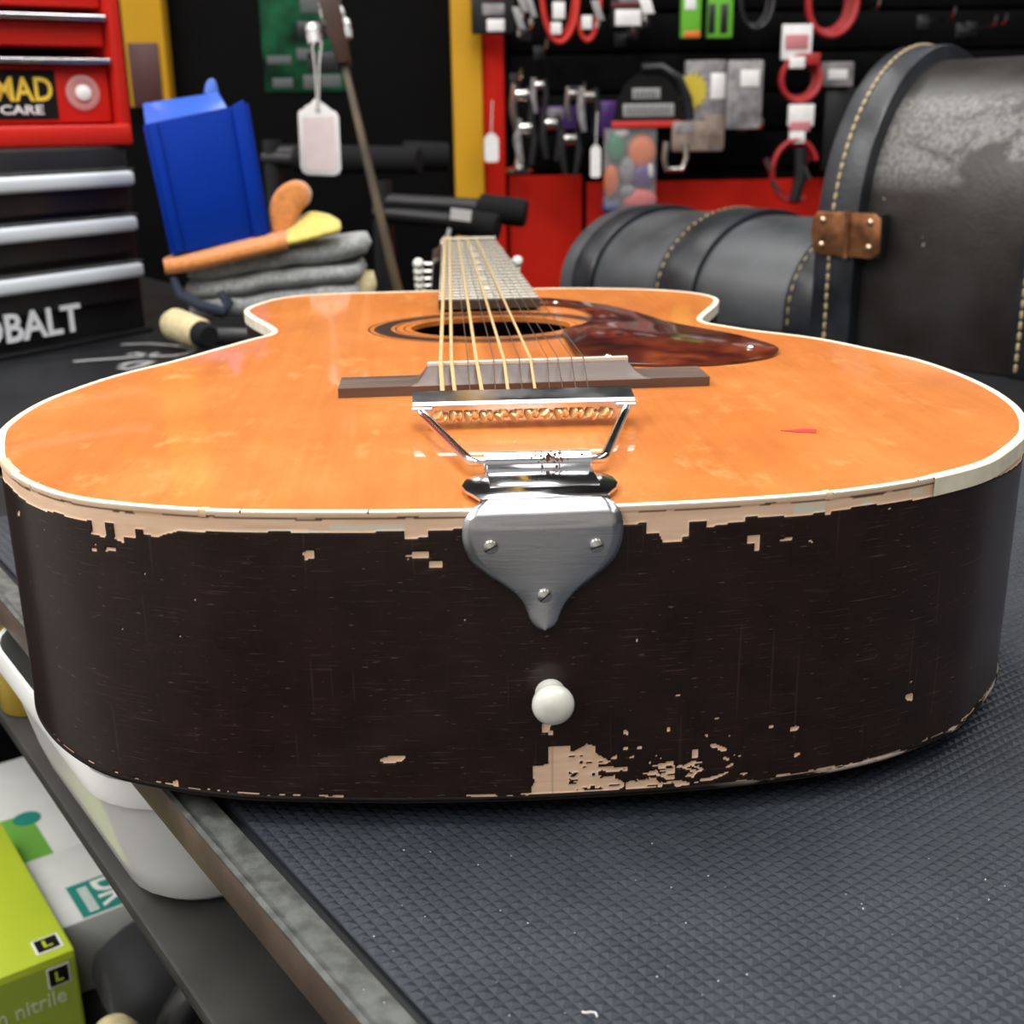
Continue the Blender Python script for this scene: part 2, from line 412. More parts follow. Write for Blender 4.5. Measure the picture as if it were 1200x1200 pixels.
# ------------------------------------------------------------------ the room
FLOOR = -0.90
def struct(name, mb, mat): return mb.build(name, mat, kind='structure', label=None)
fl = struct('floor', MB().box(-2.2, 3.0, -2.5, 2.4, FLOOR-.05, FLOOR), MAT['floor'])
struct('ceiling', MB().box(-2.2, 3.0, -2.5, 2.4, CEIL_Z, CEIL_Z+.05), MAT['ceiling'])
WY = 2.2
wb = struct('wall_back', MB().box(-2.2, 3.0, WY, WY+.1, FLOOR, CEIL_Z), MAT['black_wall'])
struct('wall_left', MB().box(-1.7, -1.6, -2.5, 2.2, FLOOR, CEIL_Z), MAT['room_light'])
struct('wall_right', MB().box(3.0, 3.1, -2.5, 2.3, FLOOR, CEIL_Z), MAT['room_dark'])
struct('wall_front', MB().box(-2.2, 3.0, -2.6, -2.5, FLOOR, CEIL_Z), MAT['room_light'])
# red and yellow painted boards on the back wall
def wall_board(name, x0, y0, x1, y1, mat, t=.02, wy=WY):
    a = Y(x0, y1, wy-t); c = Y(x1, y0, wy-t)
    return MB().box(a.x, c.x, wy-t, wy, a.z, c.z).build(name, mat, kind='structure', bevel=.003)
z_red = Y(640, 205, WY).z
xl = Y(596, 210, WY-.02).x
x_gap = Y(685, 240, WY-.02).x
gap = .010
MB().box(xl, x_gap-gap/2, WY-.02, WY, FLOOR, z_red).build('trim_1', MAT['red_wall'], kind='structure', bevel=.003)
xr0 = Y(800, 240, WY-.02).x
MB().box(x_gap+gap/2, 2.2, WY-.02, WY, FLOOR, Y(800, 212, WY-.02).z).build('trim_2', MAT['red_wall'], kind='structure', bevel=.003)
a = Y(569, 330, WY-.045); c = Y(592, 40, WY-.045)
MB().box(a.x, Y(592, 150, WY-.045).x, WY-.045, WY-.02, FLOOR, c.z).build('trim_3', MAT['red_wall'], kind='structure', bevel=.003)
a = Y(531, 120, WY-.06); c = Y(566, 120, WY-.06)
MB().box(a.x, c.x, WY-.06, WY, FLOOR, CEIL_Z).build('trim_4', MAT['yellow_wall'], kind='structure', bevel=.004)
a = Y(146, 60, WY-.06); c = Y(194, 60, WY-.06)
MB().box(a.x, c.x, WY-.06, WY, Y(170, 126, WY-.06).z, CEIL_Z).build('trim_5', MAT['yellow_wall'], kind='structure', bevel=.004)
a = Y(157, 126, WY-.066); c = Y(184, 50, WY-.066)
MB().box(a.x, c.x, WY-.066, WY-.06, a.z, c.z).build('trim_6', MAT['brown_panel'], kind='structure', bevel=.001)
# black slat boards of the display wall, each one a piece of the wall
x0 = Y(596, 100, WY).x; z = z_red+.01; k = 0
while z < .85:
    MB().box(x0, 2.2, WY-.016, WY, z, z+.069).build('slat', MAT['black_wall'], wb, bevel=.004)
    z += .075
# ceiling lamps that carry the area lights
for i, (lx, ly, ll, lw, lp, la) in enumerate(LIGHTS):
    t = empty('ceiling_lamp', (lx, ly, CEIL_Z-.05), 'white rectangular ceiling panel lamp '+['above the tool chest side','above the guitar','above the large case side','near the yellow wall board','near the display wall middle','near the display wall end','behind the tool chest side of the bench','behind the photographer','at the open end of the room'][i], 'lamp')
    dx, dy = (lw/2, ll/2) if la == 0 else (ll/2, lw/2)
    MB().box(lx-dx-.02, lx+dx+.02, ly-dy-.02, ly+dy+.02, CEIL_Z-.05, CEIL_Z).build('lamp_body', MAT['lamp_white'], t, bevel=.004)

# ------------------------------------------------------------------ workbench
AX = Vector((-.526, .8505, 0)).normalized(); OX = Vector((-AX.y, AX.x, 0))      # along the bench edge, outward
ED = .0933
def bp_(a, o, z): return AX*a + OX*o + Vector((0,0,z))
MZ = -.007            # top of the rubber mat; the arched back of the guitar rests on it
TZ = MZ-.003
bench = empty('workbench', bp_(.3, -.5, FLOOR), 'dark workbench with brown edge and grey trim under the guitar', 'workbench')
A0, A1, OI = -.75, .96, -1.30
MB().par(bp_(A0, OI, -.0225), AX*(A1-A0), OX*(ED-.0012-OI), (0,0,.0225+TZ-.0003)).build('bench_top', MAT['bench_top'], bench, bevel=.001)
MB().par(bp_(A0, ED-.0012, -.0228), AX*(A1-A0), OX*.0022, (0,0,.0228+MZ-.0012)).build('edge_band', MAT['bench_side'], bench, bevel=.0005)
tr = MB()
prof = [(ED+.0011, -.0013), (ED+.0012, -.0004), (ED-.0002, .0003), (ED-.0018, -.0006), (ED-.0026, -.0006), (ED-.0036, -.0001), (ED-.0100, -.0002), (ED-.0110, -.003), (ED-.0010, -.003)]
tr.grid([[bp_(a, o, z+MZ) for o, z in prof+prof[:1]] for a in np.linspace(A0, A1, 60)])
tr.build('edge_trim', MAT['bench_trim'], bench)
MB().par(bp_(-.6, OI+.05, -.108), AX*1.5, OX*(.0905-OI-.05), (0,0,.008)).build('shelf', MAT['shelf'], bench, bevel=.002)
LZ = -.44
MB().par(bp_(-.6, OI+.05, LZ-.02), AX*1.5, OX*(.17-OI-.05), (0,0,.02)).build('shelf', MAT['shelf'], bench, bevel=.002)
for a in (-.62, .90):
    for o in (OI+.06, .045):
        MB().par(bp_(a, o, FLOOR), AX*.04, OX*.04, (0,0,-.022-FLOOR)).build('leg', MAT['black_metal'], bench, bevel=.002)

# rubber mat: low pyramids moulded into its face
mat_o = empty('rubber_mat', bp_(.2, -.3, TZ), 'black rubber mat with moulded pyramid texture lying on the workbench', 'mat')
MO = ED-.0138
MB().par(bp_(-.55, -.62, TZ), AX*1.0, OX*(MO+.62), (0,0,.0018)).build('mat_sheet', MAT['mat'], mat_o)
PIT = .0036; mb = MB()
na, no = int(.84/PIT), int(.66/PIT)
rr = random.Random(3)
vid = {}
def gv(i, j):
    if (i, j) not in vid:
        vid[(i, j)] = len(mb.v)
        p = bp_(-.40+i*PIT, MO-.0004-j*PIT, 0); mb.v.append((p.x, p.y, MZ-.0011+rr.uniform(-.0001,.0001)))
    return vid[(i, j)]
for i in range(na):
    for j in range(no):
        p = bp_(-.40+(i+.5)*PIT, MO-.0004-(j+.5)*PIT, 0)
        if abs(p.x) < .14 and .06 < p.y < .40: continue
        a, b_, c, dd = gv(i, j), gv(i+1, j), gv(i+1, j+1), gv(i, j+1)
        k = len(mb.v); q = p+AX*rr.uniform(-.0004,.0004)+OX*rr.uniform(-.0004,.0004)
        mb.v.append((q.x, q.y, MZ-.0003+rr.uniform(-.0002,.0001)))
        mb.f += [(a,b_,k), (b_,c,k), (c,dd,k), (dd,a,k)]
mb.build('mat_texture', MAT['mat'], mat_o, smooth=False, kind='stuff')
# lint and crumbs on the mat
cb = MB()
for q in range(46):
    p = Z(rr.uniform(420, 1190), rr.uniform(985, 1195), MZ-.0001)
    cb.add(*(lambda r: ([p+V(r,0,0), p+V(-r*.5,r*.8,0), p+V(-r*.5,-r*.8,0), p+V(0,0,r)], [(0,1,3),(1,2,3),(2,0,3),(2,1,0)]))(rr.uniform(.0001,.00035)))
cb.build('mat_lint', MAT['card_white'], mat_o, kind='stuff')
MB().tube([Z(682,1186,MZ+.0004), Z(687,1187,MZ+.0006), Z(692,1186,MZ+.0006), Z(698,1187,MZ+.0005), Z(700,1192,MZ+.0004)], .0003, 6).build('thread_scrap', MAT['thread'], label='short white scrap of thread on the rubber mat', cat='thread')
# silver marker scribble on the bench top beside the toolbox
sg = MB()
for pts in ([(86,424),(110,422),(140,420),(165,418),(186,414)], [(142,404),(175,403),(205,405),(226,410),(222,414),(205,417),(180,418),(158,414),(150,416)], [(140,431),(150,433),(165,429),(178,424),(165,424),(150,426),(142,429)]):
    P = [Z(x, y, TZ) for x, y in pts]; L_ = []; R_ = []
    for i, p in enumerate(P):
        t = (P[min(i+1,len(P)-1)]-P[max(i-1,0)]).normalized(); n = Vector((-t.y, t.x, 0))*.0045
        L_.append(p+n+V(0,0,.0004)); R_.append(p-n+V(0,0,.0004))
    sg.grid([L_, R_])
sg.build('marker_scribble', MAT['silver_ink'], bench, smooth=False)

# ------------------------------------------------------------------ the acoustic guitar
GH = 0.09906          # height of the soundboard above the mat
GB = 0.0015           # height of the back's rim (the back is arched)
GL = [(-.0705,.4835),(-.0992,.4827),(-.12,.4765),(-.1348,.4616),(-.1431,.44),(-.1465,.426),(-.1462,.4118),(-.1387,.387),(-.1266,.3567),(-.1197,.3351),(-.1209,.3214),(-.1269,.3142),(-.1443,.2815),(-.16,.2519),(-.1752,.229),(-.1851,.2092),(-.1929,.187),(-.1973,.1709),(-.1995,.1495),(-.1994,.1336),(-.1982,.1199),(-.1907,.0939),(-.1832,.0737),(-.1703,.0524),(-.1561,.0363),(-.1443,.0268),(-.1274,.0187),(-.1136,.0137),(-.1002,.0097),(-.0874,.0073),(-.062,.004),(-.0444,.0022)]
GR = [(.047,.483),(.0738,.479),(.1127,.466),(.1358,.4491),(.1482,.4266),(.1458,.4003),(.1226,.343),(.1209,.3249),(.1289,.3118),(.1409,.2943),(.1465,.2893),(.1673,.2649),(.1844,.2285),(.1941,.2051),(.1991,.1742),(.1996,.1401),(.1955,.1105),(.1901,.0925),(.1842,.0785),(.1757,.0633),(.1575,.0414),(.1445,.0293),(.1212,.0165),(.1079,.0112),(.0863,.0053),(.0659,.0025),(.0394,.0005)]
def outline(step=.0005, sig=.005):
    pts = np.array([(0,0)]+GR[::-1]+[(0,.4845)]+GL+[(-.022,.0007)]); n = len(pts); out = []
    for i in range(n):
        a, b, c, d = pts[i-1], pts[i], pts[(i+1)%n], pts[(i+2)%n]
        t = np.linspace(0, 1, 60, endpoint=False)[:,None]
        out.append(.5*((2*b)+(c-a)*t+(2*a-5*b+4*c-d)*t*t+(3*b-a-3*c+d)*t**3))
    q = np.vstack(out)
    def resamp(q):
        e = np.vstack([q, q[:1]]); d = np.r_[0, np.cumsum(np.hypot(*np.diff(e, axis=0).T))]
        m = int(round(d[-1]/step)); s = np.arange(m)*d[-1]/m
        return np.stack([np.interp(s, d, e[:,k]) for k in (0,1)], 1)
    q = resamp(q); k = int(4*sig/step); g = np.exp(-.5*(np.arange(-k,k+1)*step/sig)**2); g /= g.sum()
    q = np.stack([np.convolve(np.r_[q[-k:,j], q[:,j], q[:k,j]], g, 'valid') for j in (0,1)], 1)
    return resamp(q)
OUT = outline(); ON = len(OUT); STEP = float(np.hypot(*(OUT[1]-OUT[0]))); PER = ON*STEP
_t = np.roll(OUT, -2, 0)-np.roll(OUT, 2, 0); _t /= np.hypot(_t[:,0], _t[:,1])[:,None]
NRM = np.stack([_t[:,1], -_t[:,0]], 1)           # outward
def ring(k, inset=0.0):
    q = OUT[k]-NRM[k]*inset; return float(q[0]), float(q[1])
def sidx(s): return int(round(s/STEP)) % ON

guitar = empty('acoustic_guitar', (0, .22, MZ), 'worn twelve-string acoustic guitar with amber top and chipped dark brown sides lying on mat', 'guitar')

# soundboard with its oval-seen sound hole
HX, HY, HRX, HRY = .0008, .3315, .0445, .0335
bm = bmesh.new()
o1 = [bm.verts.new((*ring(k, .0012), GH)) for k in range(0, ON, 8)]
o2 = [bm.verts.new((HX+HRX*math.cos(a), HY+HRY*math.sin(a), GH)) for a in np.linspace(0, 2*math.pi, 96, endpoint=False)]
es = [bm.edges.new((l[i], l[(i+1) % len(l)])) for l in (o1, o2) for i in range(len(l))]
bmesh.ops.triangle_fill(bm, edges=es, use_beauty=True)
bm.normal_update()
for f in bm.faces:
    if f.normal.z < 0: f.normal_flip()
off = ROOT[guitar]
for v in bm.verts: v.co -= off
me = bpy.data.meshes.new('soundboard'); bm.to_mesh(me); bm.free()
sb = bpy.data.objects.new('soundboard', me); COL.objects.link(sb); sb.parent = guitar; ROOT[sb] = off; me.materials.append(MAT['soundboard'])
tag(sb, 'amber varnished spruce top')
# wall of the hole and a dark lining under the top
mb = MB(); an = np.linspace(0, 2*math.pi, 96, endpoint=False)
mb.grid([[V(HX+HRX*math.cos(a), HY+HRY*math.sin(a), z) for z in (GH, GH-.0028)] for a in an], closed_u=True)
mb.build('sound_hole_edge', MAT['cream'] if False else MAT['soundboard'], guitar)
def annulus(name, r0, r1, mat, z=GH+.00015, parent=guitar):
    mb = MB()
    mb.grid([[V(HX+HRX*r*math.cos(a), HY+HRY*r*math.sin(a), zz) for r, zz in ((r0, GH-.0002), (r0, z), (r1, z), (r1, GH-.0002))] for a in an], closed_u=True)
    return mb.build(name, mat, parent)
annulus('rosette_ring', 1.25, 1.46, MAT['ink'])
annulus('rosette_line', 1.185, 1.205, MAT['ink'])
annulus('rosette_line', 1.515, 1.535, MAT['ink'])
annulus('rosette_line', 1.08, 1.095, MAT['ink'])

# sides: fine grid around the tail block with the wear map, coarse grid elsewhere
BORDER = [(-219.0,92.5),(-197.5,93.0),(-185.5,92.0),(-177.0,91.5),(-170.5,91.5),(-161.0,92.5),(-149.5,92.0),(-144.0,92.5),(-144.5,89.0),(-145.5,88.0),(-139.5,87.5),(-139.0,92.5),(-135.5,92.5),(-136.0,87.5),(-133.0,86.5),(-132.5,88.5),(-128.0,88.5),(-128.0,91.5),(-125.0,91.5),(-125.0,90.0),(-120.5,89.5),(-118.0,90.5),(-113.0,92.0),(-99.0,92.5),(-77.5,93.0),(-62.5,92.5),(-47.0,93.0),(-43.5,93.0),(-43.5,90.5),(-37.0,91.0),(-36.5,93.0),(-26.0,93.5),(-1.5,93.5),(22.0,93.0),(28.5,93.5),(29.0,90.0),(32.5,90.0),(34.0,87.0),(40.0,87.0),(40.0,88.5),(42.0,88.5),(42.0,93.0),(47.0,93.0),(47.5,91.0),(55.0,92.0),(59.5,92.0),(59.5,93.5),(70.5,93.0),(74.5,92.5),(85.0,93.0),(85.5,92.0),(87.0,92.0),(87.0,93.0),(98.0,93.5),(115.5,93.0),(122.5,92.5),(151.5,93.0),(171.0,91.0),(184.5,90.0),(199.5,89.0)]
CHIPS = [
[(-1.0,19.5),(6.0,20.0),(6.0,17.5),(8.5,18.5),(11.0,20.0),(14.0,19.0),(14.0,16.5),(18.0,14.0),(20.5,15.5),(21.0,14.5),(18.5,13.5),(20.0,11.0),(24.5,11.0),(24.0,9.5),(20.0,9.5),(20.5,7.0),(23.5,5.5),(23.5,4.0),(21.5,3.0),(-1.0,3.0),(-6.5,3.0),(-6.5,6.0),(-5.5,7.5),(-6.5,9.5),(-6.0,13.0),(-1.0,13.5)],
[(24.0,5.5),(29.5,6.5),(36.0,4.5),(42.0,5.0),(51.5,5.0),(58.0,6.5),(58.0,6.0),(52.5,4.0),(42.0,3.0),(34.0,3.0),(24.0,3.0)],
[(28.5,8.0),(34.5,9.5),(34.5,11.5),(39.0,12.0),(40.0,9.0),(40.0,5.5),(37.5,5.0),(35.0,7.0)],
[(41.5,9.5),(45.0,11.5),(49.0,11.0),(47.5,9.5),(49.5,8.0),(47.0,7.0),(46.0,5.5),(43.0,6.0),(45.0,8.0)],
[(-0.5,29.5),(0.0,28.5),(-1.0,25.0),(-3.0,25.0),(-3.5,27.0),(-2.0,29.0)],
[(-1.0,25.5),(0.5,25.0),(0.5,23.5),(-1.0,24.0)],
[(23.0,24.5),(24.5,23.5),(24.0,22.5),(23.0,23.0)],
[(36.5,24.5),(38.0,24.0),(37.5,23.0),(37.0,23.0)],
[(52.5,26.5),(54.0,26.5),(54.0,25.5),(52.5,26.0)],
[(45.5,15.5),(47.5,15.5),(47.5,15.0),(47.0,12.5),(45.5,12.5)],
[(51.5,17.0),(53.0,17.0),(57.0,15.0),(57.0,14.0),(54.0,14.5),(53.5,15.5),(51.5,16.0)],
[(78.5,20.0),(80.0,20.5),(81.5,20.0),(80.5,18.5),(78.5,18.5)],
[(70.5,22.0),(72.0,22.0),(72.5,20.5),(71.0,20.5)],
[(80.0,10.5),(82.0,10.5),(82.0,9.5),(80.5,9.0)],
[(22.5,18.0),(24.5,18.0),(24.0,17.0),(23.0,17.0)],
[(24.5,14.5),(26.5,15.0),(26.5,14.0),(25.0,14.0)],
[(56.0,12.0),(58.0,11.5),(57.5,10.5),(56.0,11.0)],
[(49.5,20.5),(50.5,20.5),(50.5,19.5),(49.5,20.0)],
[(27.5,18.0),(29.0,18.0),(29.0,17.0),(27.5,17.0)],
[(57.0,9.0),(59.5,9.5),(59.0,8.5),(57.5,8.0)],
[(-75.0,86.5),(-71.0,87.0),(-71.5,84.5),(-74.0,84.0)],
[(-43.5,85.5),(-42.0,85.5),(-41.5,86.5),(-36.5,86.5),(-36.5,84.5),(-39.5,84.5),(-41.5,84.5),(-41.5,85.0),(-43.5,85.0)],
[(-36.5,83.5),(-32.5,83.5),(-32.5,81.5),(-36.5,81.5)],
[(60.0,87.5),(64.0,87.5),(64.5,82.0),(63.0,82.5),(63.0,85.0),(60.5,85.0)],
[(-55.0,16.5),(-52.0,17.5),(-46.5,17.5),(-47.5,16.0),(-51.0,15.0),(-54.5,15.5)],
[(123.0,23.5),(126.5,23.0),(126.5,20.0),(123.5,21.5)],
[(71.0,85.5),(75.0,86.0),(75.0,85.0),(71.0,85.0)],
[(-125.5,4.0),(-123.0,5.0),(-123.0,2.5),(-125.0,2.5)],
[(-73.5,2.5),(-68.5,3.5),(-68.0,2.0),(-73.0,1.0)],
[(-139.5,84.5),(-136.0,84.5),(-136.0,83.5),(-140.0,83.0)],
[(-145.5,83.5),(-143.5,83.5),(-144.0,82.0),(-145.5,82.5)],
[(-192.5,86.0),(-189.5,86.5),(-191.0,84.5),(-194.0,84.0)],
[(-26.5,3.0),(-18.5,3.5),(-17.5,2.5),(-26.0,1.5)],
]

def inpoly(S, Zm, poly):
    r = np.zeros(S.shape, bool); n = len(poly)
    for i in range(n):
        (x0, y0), (x1, y1) = poly[i], poly[(i+1) % n]
        if y0 == y1: continue
        c = ((y0 > Zm) != (y1 > Zm)) & (S < (x1-x0)*(Zm-y0)/(y1-y0)+x0)
        r ^= c
    return r
rs = np.random.RandomState(5)
def vnoise(x, y, seed):
    xi = np.floor(x).astype(int); yi = np.floor(y).astype(int); fx = x-xi; fy = y-yi
    tab = np.random.RandomState(seed).rand(256, 256)
    h = lambda a, b: tab[a % 256, b % 256]
    fx = fx*fx*(3-2*fx); fy = fy*fy*(3-2*fy)
    return (h(xi,yi)*(1-fx)+h(xi+1,yi)*fx)*(1-fy)+(h(xi,yi+1)*(1-fx)+h(xi+1,yi+1)*fx)*fy
FS = 470          # columns each side of the tail seam
cols = np.arange(-FS, FS+1); Sm = cols*STEP*1000
zr = np.linspace(GB, GH-.0006, 190)*1000
SS, ZZ = np.meshgrid(Sm, zr, indexing='ij')
up = [(-400, 110)]+[(-400, 92.5)]+BORDER+[(400, 89.5), (400, 110)]
wear = inpoly(SS+.01, ZZ+.01, up).astype(float)
for c in CHIPS: wear = np.maximum(wear, inpoly(SS+.013, ZZ+.017, c))
# torn dark flakes left inside the big bare patch and crumbs of bare wood to its right
n1 = .6*vnoise(SS/3.2, ZZ/.9, 1)+.4*vnoise(SS/1.3, ZZ/.55, 2)
inner = (SS > 5) & (SS < 48) & (ZZ < 16) & (wear > .5)
wear[inner & (n1 > .665)] = 0
dens = np.clip((ZZ-.5)/3, 0, 1)*np.clip((26-ZZ-.02*SS)/16, 0, 1)*np.clip((100-SS)/50, 0, 1)*np.clip((SS-14)/18, 0, 1)
n2 = .55*vnoise(SS/2.4, ZZ/1.2, 3)+.45*vnoise(SS/.9, ZZ/.7, 4)
wear[(n2 > .985-.22*dens) & (dens > .02)] = 1
# rubbed lower edge
n3 = .6*vnoise(SS/7, ZZ/.8, 6)+.4*vnoise(SS/1.7, ZZ/.6, 7)
wear[(ZZ < 3.4) & (n3 > .68)] = 1
wear[(ZZ < 3.0) & (SS > 60) & (n3 > .50)] = 1
# tiny nicks over the whole rib
n4 = vnoise(SS/1.1+40, ZZ/.8, 8)*vnoise(SS/9, ZZ/7, 9)
wear[n4 > .86] = 1
cream = np.zeros_like(wear)
for s0, s1, z0, z1 in [(-96.5,-77.5,92.9,93.9), (-77.5,-66,92.6,93.6), (-66,-43.5,92.9,95.2), (-97,-94,96.3,96.9), (74.5,85,93.0,96.6), (98,102,93.4,95.6), (109,114,96.2,96.9), (-171,-166,91.6,92.6), (-230,-206,95.3,97.6), (116,122,94.2,96.6)]:
    jag = .5*vnoise(SS/1.5, ZZ/.5, 11)
    cream[(SS > s0) & (SS < s1) & (ZZ > z0+jag*.6) & (ZZ < z1-jag)] = 1
seam = np.zeros_like(wear)
zs_ = 96.9+.25*np.sin(SS/9)+.2*(vnoise(SS/3, SS*0, 12)-.5)
seam[(np.abs(ZZ-zs_) < .28) & (vnoise(SS/6, SS*0, 13) > .28)] = .9
seam[(np.abs(SS) < .3) & (ZZ < 22)] = .35
P = np.zeros((len(cols), len(zr), 3)); k = cols % ON
P[:,:,0] = OUT[k,0][:,None]; P[:,:,1] = OUT[k,1][:,None]; P[:,:,2] = zr[None]/1000
bare = (ZZ > 92) & (wear > .5)
lip = np.where(ZZ > 97.4, 0, np.where(wear > .5, .0004, 0))
P[:,:,0] -= NRM[k,0][:,None]*lip; P[:,:,1] -= NRM[k,1][:,None]*lip
fv = P.reshape(-1, 3); nz = len(zr)
ii = (np.arange(len(cols)-1)[:,None]*nz+np.arange(nz-1)[None]).ravel()
ff = np.stack([ii, ii+nz, ii+nz+1, ii+1], 1)
ck = [int(x) for x in range(FS, ON-FS+1, 6)];
if ck[-1] != ON-FS: ck.append(ON-FS)
cz = np.linspace(GB, GH-.0006, 12)
cv = np.array([[OUT[q % ON,0], OUT[q % ON,1], z] for q in ck for z in cz]); nz2 = len(cz)
jj = (np.arange(len(ck)-1)[:,None]*nz2+np.arange(nz2-1)[None]).ravel()
cf = np.stack([jj, jj+nz2, jj+nz2+1, jj+1], 1)+len(fv)
allv = np.vstack([fv, cv])-np.array(off); allf = np.vstack([ff, cf])
me = bpy.data.meshes.new('sides')
me.vertices.add(len(allv)); me.vertices.foreach_set('co', allv.ravel())
me.loops.add(len(allf)*4); me.loops.foreach_set('vertex_index', allf.ravel().astype(np.int32))
me.polygons.add(len(allf)); me.polygons.foreach_set('loop_start', np.arange(len(allf))*4); me.polygons.foreach_set('use_smooth', [True]*len(allf))
me.update(calc_edges=True)
nc = len(cv)
for nm, arr in (('wear', wear), ('cream', cream), ('seam', seam)):
    at = me.attributes.new(nm, 'FLOAT', 'POINT'); at.data.foreach_set('value', np.r_[arr.ravel(), np.zeros(nc)].astype(np.float32))
st = np.vstack([np.stack([SS.ravel(), ZZ.ravel()], 1)*.01, np.array([[q*STEP*10, z*10] for q in ck for z in cz])])
uvl = me.uv_layers.new(name='st'); uvl.data.foreach_set('uv', st[allf.ravel()].ravel().astype(np.float32))
me.validate()
sides = bpy.data.objects.new('sides', me); COL.objects.link(sides); sides.parent = guitar; ROOT[sides] = off; me.materials.append(MAT['sides'])
tag(sides, 'dark brown lacquered sides with bare wood showing through chips')

# arched back and its black lower edge binding
mb = MB(); kk = list(range(0, ON, 12)); rows = []
for f, z in ((0.0, GB+.0002), (.0, GB-.0008), (.02, -.0006), (.12, -.0026), (.35, -.0050), (.7, MZ+.0002), (.98, MZ-.0001)):
    rows.append([V(OUT[q,0]*(1-f), OUT[q,1]*(1-f)+.235*f, z) for q in kk+[kk[0]]])
mb.grid(rows, flip=True)
mb.build('back', MAT['neck'], guitar, angle=60)
MB().box(-.11, .11, .06, .44, .0052, .0060).build('back_lining', M('inner_back_wood', (.34,.15,.07), .7, var=.2, vscale=20, stretch=(1,.2,1)), guitar)
m_, nt_, b_, N_, K_ = nodes('worn_black_edge'); tc_ = N_('ShaderNodeTexCoord').outputs['Object']
c_ = ramp(nt_, noise(nt_, tc_, 160, 4), [(.3, (.003,.0025,.0025)), (.7, (.012,.009,.008))])
sx_ = N_('ShaderNodeSeparateXYZ'); K_(tc_, sx_.inputs[0])
mk_ = ramp(nt_, sx_.outputs[0], [(.05, 0.0), (.10, 1.0)])           # the edge is rubbed bare on the treble side
mm_ = N_('ShaderNodeMath'); mm_.operation = 'MULTIPLY'; K_(mk_, mm_.inputs[0]); K_(ramp(nt_, noise(nt_, tc_, 60, 5, (1,1,5), .65), [(.50, 0.0), (.56, 1.0)]), mm_.inputs[1])
K_(mix(nt_, mm_.outputs[0], c_, (.40,.33,.28)), b_.inputs['Base Color']); b_.inputs['Roughness'].default_value = .5; b_.inputs['Specular IOR Level'].default_value = .2
MAT['edge_black'] = m_
mb = MB(); kk = list(range(0, ON, 6))
pr = [(-.0001, .0026), (-.0004, .0022), (-.0005, .0014), (.0006, .0004), (.003, -.0004), (.006, -.0008)]
mb.grid([[V(*ring(q, i), z) for i, z in pr] for q in kk], closed_u=True)
mb.build('back_binding', MAT['edge_black'], guitar, angle=60)

# binding: cream strip still in place round the waist and shoulders, thin top line all round
def strip(name, k0, k1, prof, mat, stepk=5, closed=False):
    kk = list(range(k0, k1, stepk))
    if not closed: kk.append(k1)
    mb = MB(); mb.grid([[V(*ring(q % ON, i), z) for i, z in prof] for q in kk], closed_u=closed)
    return mb.build(name, mat, guitar, angle=40)
bprof = [(.0012, GH+.0001), (-.0003, GH+.0001), (-.0007, GH-.0003), (-.0007, GH-.0062), (-.0001, GH-.0066), (.001, GH-.0066)]
strip('binding', sidx(.126), sidx(-.214), bprof, MAT['cream'])
bl = M('cream_top_line', (.92,.84,.64), .4, var=.10, vscale=90)
tprof = [(.0021, GH-.0001), (.0020, GH+.0002), (.0003, GH+.00022), (-.0001, GH-.0000), (-.0001, GH-.0006), (.0008, GH-.0007)]
segs = [(-.193,-.176), (-.1755,-.106), (-.1035,-.093), (-.0925,-.0545), (-.054,.085), (.0875,.1190), (.1195,.1262)]
for s0, s1 in segs: strip('binding_strip', sidx(s0) if s0 >= 0 else sidx(s0)-(0 if s1 < 0 else ON), sidx(s1), tprof, bl)
strip('binding_strip', sidx(.1262), sidx(-.2145), [(.0025, GH-.0001), (.0024, GH+.0002), (.0003, GH+.0003), (-.0003, GH+.0001)], bl)
# bare wood where the strip is missing
for s0, s1 in ((-.2145,-.193), (-.176,-.1755), (-.106,-.1035), (.085,.0875)):
    strip('bare_edge', sidx(s0), sidx(s1), [(.0032, GH+.00005), (.0003, GH+.0001), (0, GH-.0006), (0, GH-.002)], M('bare_maple', (.80,.50,.33), .6, var=.15, vscale=120))

# pickguard
pg_px = [(622,358),(640,358),(675,361.5),(694,371),(692,380),(656,388),(663,402),(672,419),(690,425),(720,428),(760,430),(815,429.5),(850,428),(887,423),(908,418.5),(914,413),(910,408),(897,403.5),(862,394),(822,387),(780,379),(754,370),(715,360),(680,355.5),(650,352),(630,351)]
P_ = [Z(x, y, GH+.0002) for x, y in pg_px]
def smooth_poly(P, it=2):
    for _ in range(it):
        Q = []
        for i in range(len(P)):
            a, b = P[i], P[(i+1) % len(P)]; Q += [a*.75+b*.25, a*.25+b*.75]
        P = Q
    return P
pg = MB().prism(smooth_poly(P_, 2), (0,0,.0014)).build('pickguard', MAT['tortoise'], guitar, bevel=.0004)
tag(pg, 'dark red tortoiseshell pickguard')
for x, y in ((879,408), (651,355.5)):
    p = Z(x, y, GH+.0015); MB().lathe([(.0019,0), (.0018,.0007), (.0012,.0013), (.0004,.0015)], p, (0,0,1), 14).build('pin', MAT['screw'], pg)
# red scrape on the top
MB().prism([Z(915,505,GH+.00005), Z(940,503,GH+.00005), Z(957,503.5,GH+.00005), Z(956,507.5,GH+.00005), Z(938,507,GH+.00005)], (0,0,.0002)).build('red_mark', MAT['redmark'], guitar)

